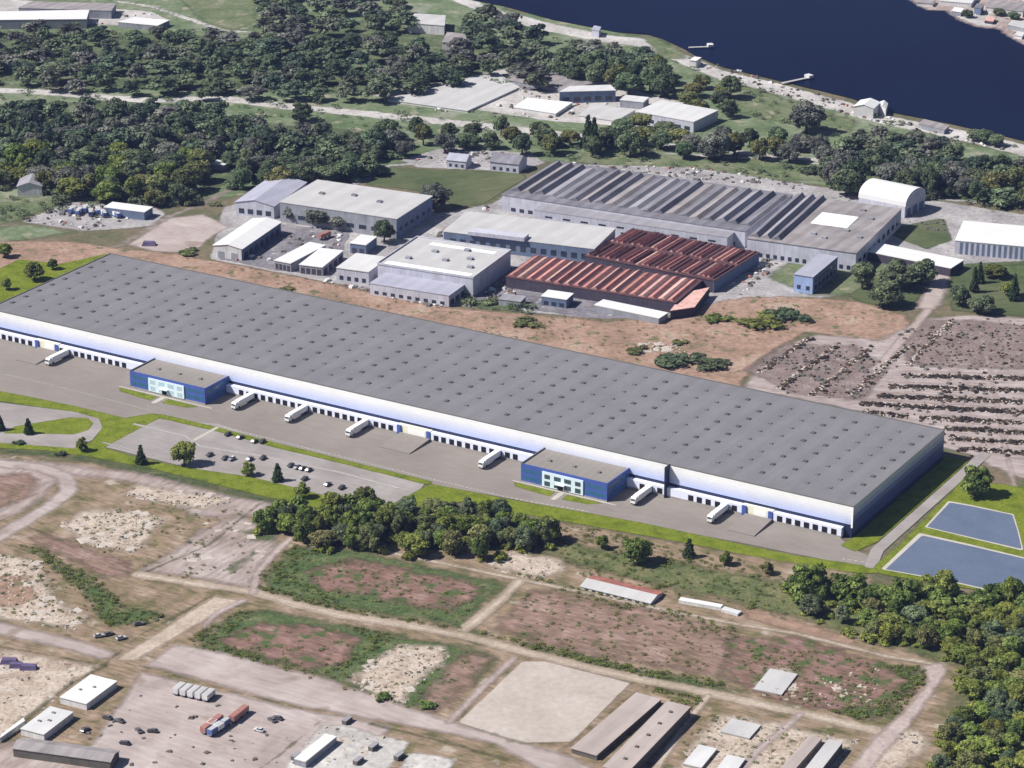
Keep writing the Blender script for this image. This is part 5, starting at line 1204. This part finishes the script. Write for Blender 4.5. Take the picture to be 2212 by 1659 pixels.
woodland('woodland', [[(-60,62),(130,62),(300,66),(420,60),(520,78),(600,70),(640,100),(560,120),(420,130),(200,130),(-60,120)]], 19, 10, 11, 31, .55, 110)
woodland('woodland', [[(-60,115),(200,122),(560,110),(640,90),(820,90),(900,95),(960,100),(1080,110),(1190,125),(1180,185),(1060,150),(800,205),(700,200),(560,198),(400,196),(240,190),(130,180),(-60,168)]], 18.5, 11, 13, 32, .45, 175)
woodland('woodland', [[(560,-30),(860,-30),(880,40),(840,85),(640,95),(560,80)], [(1000,60),(1060,30),(1130,55),(1180,80),(1150,105),(1040,100)]], 20, 10.5, 13, 33, .5, 80)

woodland('woodland', [0], 0, 9.5, 13, 36, .4, 0, [(m[0], m[1]) for m in MASS if m[1] > 1300])
woodland('woodland', [0], 0, 5.4, 9, 37, .4, 0, [(m[0], m[1]) for m in MASS if m[1] <= 1300], 'leaf_fg')
# shrubs
SG = 'shrubs on the dirt lot behind the warehouse'
for x, y, r, hh, k, lb in ((1552,692,9,3,'leaf_fg','small bright green thicket left of the larger one on the dirt lot'),(1650,700,13,5,'leaf_fg','larger bright green thicket on the dirt lot, left half'),(1700,690,13,5,'leaf_dark','larger green thicket on the dirt lot, dark right half'),
   (1470,785,14,5,'leaf_dark','dark thicket at the roof edge, left part'),(1530,790,12,4,'leaf_dark','dark thicket at the roof edge, right part'),(1140,702,9,3,'leaf_olive','olive thicket on the orange ground near the roof'),(1378,760,7,2.5,'leaf_olive','low olive bush near the roof edge'),
   (1470,742,5,2,'leaf_olive','little bush beside the rubble heap'),(410,548,7,3,'leaf_olive','olive bush beside the parking yard'),(620,628,5,2,'leaf_olive','low bush by the roof edge before the white factory'),(1105,662,6,3,'leaf_dark','dark bush on the green strip by the factories'),(1060,655,6,3,'leaf_dark','left bush on the green strip by the factories'),
   (825,1512,4,3,'leaf_fg','bush at the lower corner of the pale rubble lot'),(922,1528,4,3,'leaf_fg','second bush at the lower corner of the pale rubble lot'),(40,960,3,2.5,'leaf_dark','dark bush on the hedge strip at the left edge'),(130,984,3,2.5,'leaf_dark','dark bush on the hedge strip below the drive loop')):
    shrub(G(x, y), r, hh, k, lb)
RS = random.Random(12)
M['leaf_dry'] = leafmat('leaf_dry', (.03,.026,.022), (.1,.085,.07), .3)
SHR['leaf_dry'] = [to_mesh('low_mound', a, M['leaf_dry']) for a in SARR]
def row(a, b, n, r, hh, lab, group, jit=2.0):
    pts = []
    for i in range(n):
        t = (i+RS.uniform(-.35,.35))/max(1,n-1); p = G(a[0]+(b[0]-a[0])*t, a[1]+(b[1]-a[1])*t)
        pts.append((p.x+RS.uniform(-jit,jit), p.y+RS.uniform(-jit,jit)))
    pts.sort(key=lambda p: pxof((p[0], p[1], 0)))
    for i, p in enumerate(pts):
        s = RS.uniform(.5,1.2); shrub(p, r*s*RS.uniform(.8,1.6), hh*s, 'leaf_dry', 'low dark mound, '+ordinal(i)+' from left in '+lab, group, 'low_mound', 'mound')
RB = 'low dark mounds in rows on the pink lot'
for j, (x0, y0, x1, y1, n, lab) in enumerate(((1950,812,2125,818,22,'the back row left of the pink path'),(1925,836,2135,842,26,'the second row left of the pink path'),(1900,857,2150,866,28,'the third row left of the pink path'),(1858,874,2212,893,42,'the long row crossing the pink path'),(1868,890,1955,900,9,'the short row by the roof corner'),(1990,904,2212,914,24,'the wide row nearer the warehouse end'),(2050,928,2212,936,16,'the fourth row of the pink lot'),(2060,950,2212,958,11,'the third row of the pink lot'),(2080,972,2212,980,9,'the frontmost row of the pink lot'),(2150,815,2212,820,8,'the back row right of the pink path'),(2160,842,2212,846,7,'the second row right of the pink path'),(2165,866,2212,872,7,'the third row right of the pink path'))):
    row((x0,y0), (x1,y1), n, 1.7, 1.3, lab, RB, 1.0)
for (a, b), lab in zip((((1645,806),(1750,732)),((1684,842),(1815,745)),((1757,856),(1885,755)),((1842,856),(1960,752))), ('leftmost','second','third','rightmost')):
    row(a, b, 11, 1.7, 1.1, 'the '+lab+' diagonal strip behind the roof', 'low dark mounds along the diagonal strips')
loose = []
for i in range(30):
    x = RS.uniform(1980,2212); y = RS.uniform(690,1000)
    if x > 2050 or y < 900: loose.append((x, y))
loose.sort()
for i, (x, y) in enumerate(loose):
    shrub(G(x, y), RS.uniform(.8,1.8), RS.uniform(.6,1.3), 'leaf_dry', 'stray low mound, '+ordinal(i)+' from left among the strays on the pink lot', 'scattered low mounds on the pink lot', 'low_mound', 'mound')

# scrub, weeds and rubble nobody could count
def scatter(name, polys, dens, r, hh, seed, mat, lite=True):
    rs = np.random.RandomState(seed); Vs = []; Qs = []; Ts = []; k = 0; R_ = random.Random(seed)
    base = [shrub_arrays(60+i, 7) for i in range(3)]
    base = [(b[0][:7*8*4], b[1][:7*8], b[2][:7*8*4]) for b in base]
    for poly, n in polys:
        P_ = [(p.x,p.y) for p in GS(poly)]; xs = [p[0] for p in P_]; ys = [p[1] for p in P_]; c_ = 0; tries = 0
        while c_ < n*dens and tries < 40*n*dens:
            tries += 1; x = R_.uniform(min(xs),max(xs)); y = R_.uniform(min(ys),max(ys))
            if not inpoly(x, y, P_): continue
            c_ += 1; a = base[rs.randint(3)]; th = rs.uniform(0,6.28); c, s = math.cos(th), math.sin(th); f = rs.uniform(.35,1.25)**1.5
            v = a[0]*np.array([r*f, r*f*rs.uniform(.7,1.3), hh*f]); v = np.stack([v[:,0]*c-v[:,1]*s+x, v[:,0]*s+v[:,1]*c+y, v[:,2]+.3], 1)
            Vs.append(v); Qs.append(a[1]+k); Ts.append(np.clip(a[2]+rs.uniform(-.2,.25),0,1)); k += len(v)
    o = arrmesh(name, np.concatenate(Vs), np.concatenate(Qs), {'tint': np.concatenate(Ts)}, M[mat]); tag(o, kind='stuff'); return o
scatter('weeds', [([(43,1179),(83,1186),(213,1252),(267,1306),(360,1332),(313,1352),(233,1356),(180,1292),(100,1222)],150),
 ([(560,1235),(630,1180),(700,1185),(640,1240),(740,1310),(1000,1360),(900,1350),(720,1320),(560,1280)],150),
 ([(410,1380),(520,1320),(560,1320),(470,1390),(690,1455),(690,1465),(420,1400)],80),([(740,1350),(860,1375),(740,1450),(690,1460),(800,1390)],60),
 ([(1900,1440),(1995,1440),(1998,1480),(1935,1545),(1860,1558),(1780,1535),(1900,1520),(1960,1475)],110),([(1020,1365),(1130,1385),(1370,1440),(1560,1475),(1560,1490),(1350,1455),(1150,1405)],110),
 ([(1200,1130),(1520,1190),(1700,1240),(1700,1330),(1480,1300),(1240,1240),(1200,1190)],220),([(1380,1480),(1520,1510),(1490,1540)],30),([(1100,1235),(1500,1330),(1600,1365),(1580,1380),(1450,1345),(1200,1280)],60)], 2.2, 1.7, 1.1, 91, 'leaf_fg')
scatter('weeds', [([(650,1200),(1070,1270),(1000,1350),(680,1290)],160),([(1560,1380),(1900,1430),(1930,1545),(1660,1515)],200),([(1140,1275),(1590,1375),(1560,1470),(1100,1380)],160),([(430,1340),(1080,1420),(900,1540),(430,1400)],120),
 ([(100,1150),(300,1080),(560,1100),(540,1270),(300,1240)],120),([(-20,1190),(200,1260),(200,1340),(0,1340)],70),([(300,540),(720,612),(960,662),(1300,692),(1620,640),(1960,680),(1740,720),(1300,790),(700,650)],170),([(1400,1640),(1545,1540),(1860,1600),(1780,1659)],90)], 1.6, 1.5, .9, 92, 'leaf_olive')
scatter('thicket', [([(-30,180),(600,215),(1300,290),(1800,340),(1800,395),(1230,345),(900,300),(560,260),(-30,215)],230),([(1200,80),(1430,125),(1700,200),(2100,300),(2100,330),(1800,300),(1500,220),(1220,150)],130),([(1800,380),(2212,440),(2212,460),(1990,430),(1800,400)],60),([(0,430),(430,420),(480,450),(340,445),(0,480)],70),([(-30,66),(560,66),(1180,120),(1180,180),(800,205),(-30,185)],420),([(1000,640),(1150,660),(1150,680),(1000,665)],30)], 1.0, 4.6, 2.6, 93, 'leaf_dark')
def rubble(name, polys, size, seed, mat, flat=1.0):
    R_ = random.Random(seed); mb = MB()
    for poly, n in polys:
        P_ = [(p.x,p.y) for p in GS(poly)]; xs = [p[0] for p in P_]; ys = [p[1] for p in P_]; c_ = 0
        while c_ < n:
            x = R_.uniform(min(xs),max(xs)); y = R_.uniform(min(ys),max(ys))
            if not inpoly(x, y, P_): continue
            c_ += 1; s = size*R_.uniform(.3,1.2)**1.6; th = R_.uniform(0,3.14); a = Vector((math.cos(th),math.sin(th),0)); b = Vector((-a.y,a.x,0)); o = Vector((x,y,.25)); sb = s*R_.uniform(.5,1.3); hh = s*R_.uniform(.35,.8)*flat
            B_ = [o-a*s-b*sb, o+a*s-b*sb*.8, o+a*s*.9+b*sb, o-a*s*.8+b*sb]
            mb.hexa(B_, [o+(q-o)*R_.uniform(.45,.85)+Z*hh*R_.uniform(.7,1.2) for q in B_])
    o = mb.build(name, M[mat]); tag(o, kind='stuff'); return o
RP = [([(117,1135),(250,1100),(370,1120),(290,1199),(200,1185)],260),([(250,1068),(420,1062),(520,1080),(440,1105)],130),([(0,1200),(90,1216),(127,1292),(196,1332),(165,1368),(0,1335)],220),([(744,1472),(854,1392),(970,1394),(972,1430),(897,1489),(867,1540)],260),([(1050,1225),(1100,1190),(1230,1225),(1150,1255)],100),([(1480,1640),(1545,1545),(1860,1600),(1780,1659)],200),([(0,1420),(120,1430),(200,1450),(60,1550),(0,1560)],130),([(590,1659),(690,1570),(830,1595),(790,1659)],70),([(1600,1490),(1900,1440),(1900,1540),(1660,1510)],100),([(1900,1580),(2000,1590),(1990,1640)],40),([(1380,740),(1490,745),(1490,765),(1380,760)],40)]
M['slab'] = plain('broken_slab', (.47,.415,.375), .9, .15, .15, .4)
rubble('broken_slabs', [(p, n//5) for p, n in RP]+[([(0,1405),(120,1425),(210,1450),(90,1530),(0,1560)],40),([(100,1659),(200,1610),(560,1620),(540,1659)],25),([(350,1130),(520,1110),(600,1165),(540,1270),(330,1235)],30)], 2.6, 57, 'slab', .12)
rubble('rubble', RP, .7, 51, 'rock')
rubble('rubble', [(p, n//3) for p, n in RP], .7, 52, 'conc_dark')
YP = [([(480,560),(560,485),(740,500),(720,590)],60),([(940,510),(1000,470),(1060,440),(1060,452),(960,520)],25),([(1030,640),(1100,600),(1120,640),(1060,655)],40),([(1560,610),(1680,540),(1700,560),(1600,640)],40),([(1200,352),(1500,362),(1760,402),(1740,408),(1205,360)],70),([(50,480),(150,440),(340,455),(200,498)],60),([(700,600),(960,660),(950,668),(700,610)],40),([(830,240),(1080,160),(1300,190),(1400,250),(1180,260)],90),([(20,30),(330,30),(360,55),(20,50)],60),([(1960,-5),(2100,40),(2212,80),(2212,0)],90),([(880,350),(1000,325),(1150,335),(1120,365)],40),([(1460,110),(1840,228),(1900,250),(2200,318),(2200,335),(1880,262),(1560,170)],90)]
rubble('yard_clutter', YP, 1.5, 54, 'conc_dark')
rubble('yard_clutter', [(p, n//2) for p, n in YP], 1.3, 55, 'wall_white')
rubble('yard_clutter', [(p, n//5) for p, n in YP], 1.2, 56, 'red')
ROWS = [(1950,812,2230,820),(1920,836,2230,846),(1895,857,2230,872),(1860,873,2230,893),(1868,890,1960,902),(1985,904,2230,916),(2040,926,2230,938),(2050,948,2230,960),(2080,970,2230,982)]
RQ = [([(a,b-5),(c,d-5),(c,d+4),(a,b+4)], int((c-a)*1.0)) for a,b,c,d in ROWS]
rubble('lot_debris', RQ, .75, 61, 'bark'); rubble('lot_debris', [(q, n//2) for q, n in RQ], .6, 62, 'slab')
DQ = [([(a[0]-6,a[1]),(b[0]-6,b[1]),(b[0]+8,b[1]),(a[0]+8,a[1])], 110) for a, b in (((1640,806),(1746,731)),((1678,842),(1812,744)),((1750,856),(1880,753)),((1836,856),(1958,750)),((1960,790),(2060,690)))]
rubble('lot_debris', DQ, .8, 63, 'bark'); rubble('lot_debris', DQ, .65, 64, 'slab'); rubble('lot_debris', [([(1640,780),(1700,742),(1850,745),(1930,790),(1860,868),(1700,850)],160),([(1965,700),(2212,700),(2212,795),(1965,790)],260)], .7, 65, 'bark')
rubble('debris', [([(1960,690),(2212,690),(2212,980),(2040,960),(1880,870)],230),([(1640,780),(1740,735),(1930,790),(1850,865)],160),([(100,1659),(260,1500),(640,1540),(600,1659)],60),([(1200,355),(1740,402),(1735,411),(1205,362)],40),([(1900,480),(2040,475),(2050,510)],30)], 1.1, 53, 'conc_dark')
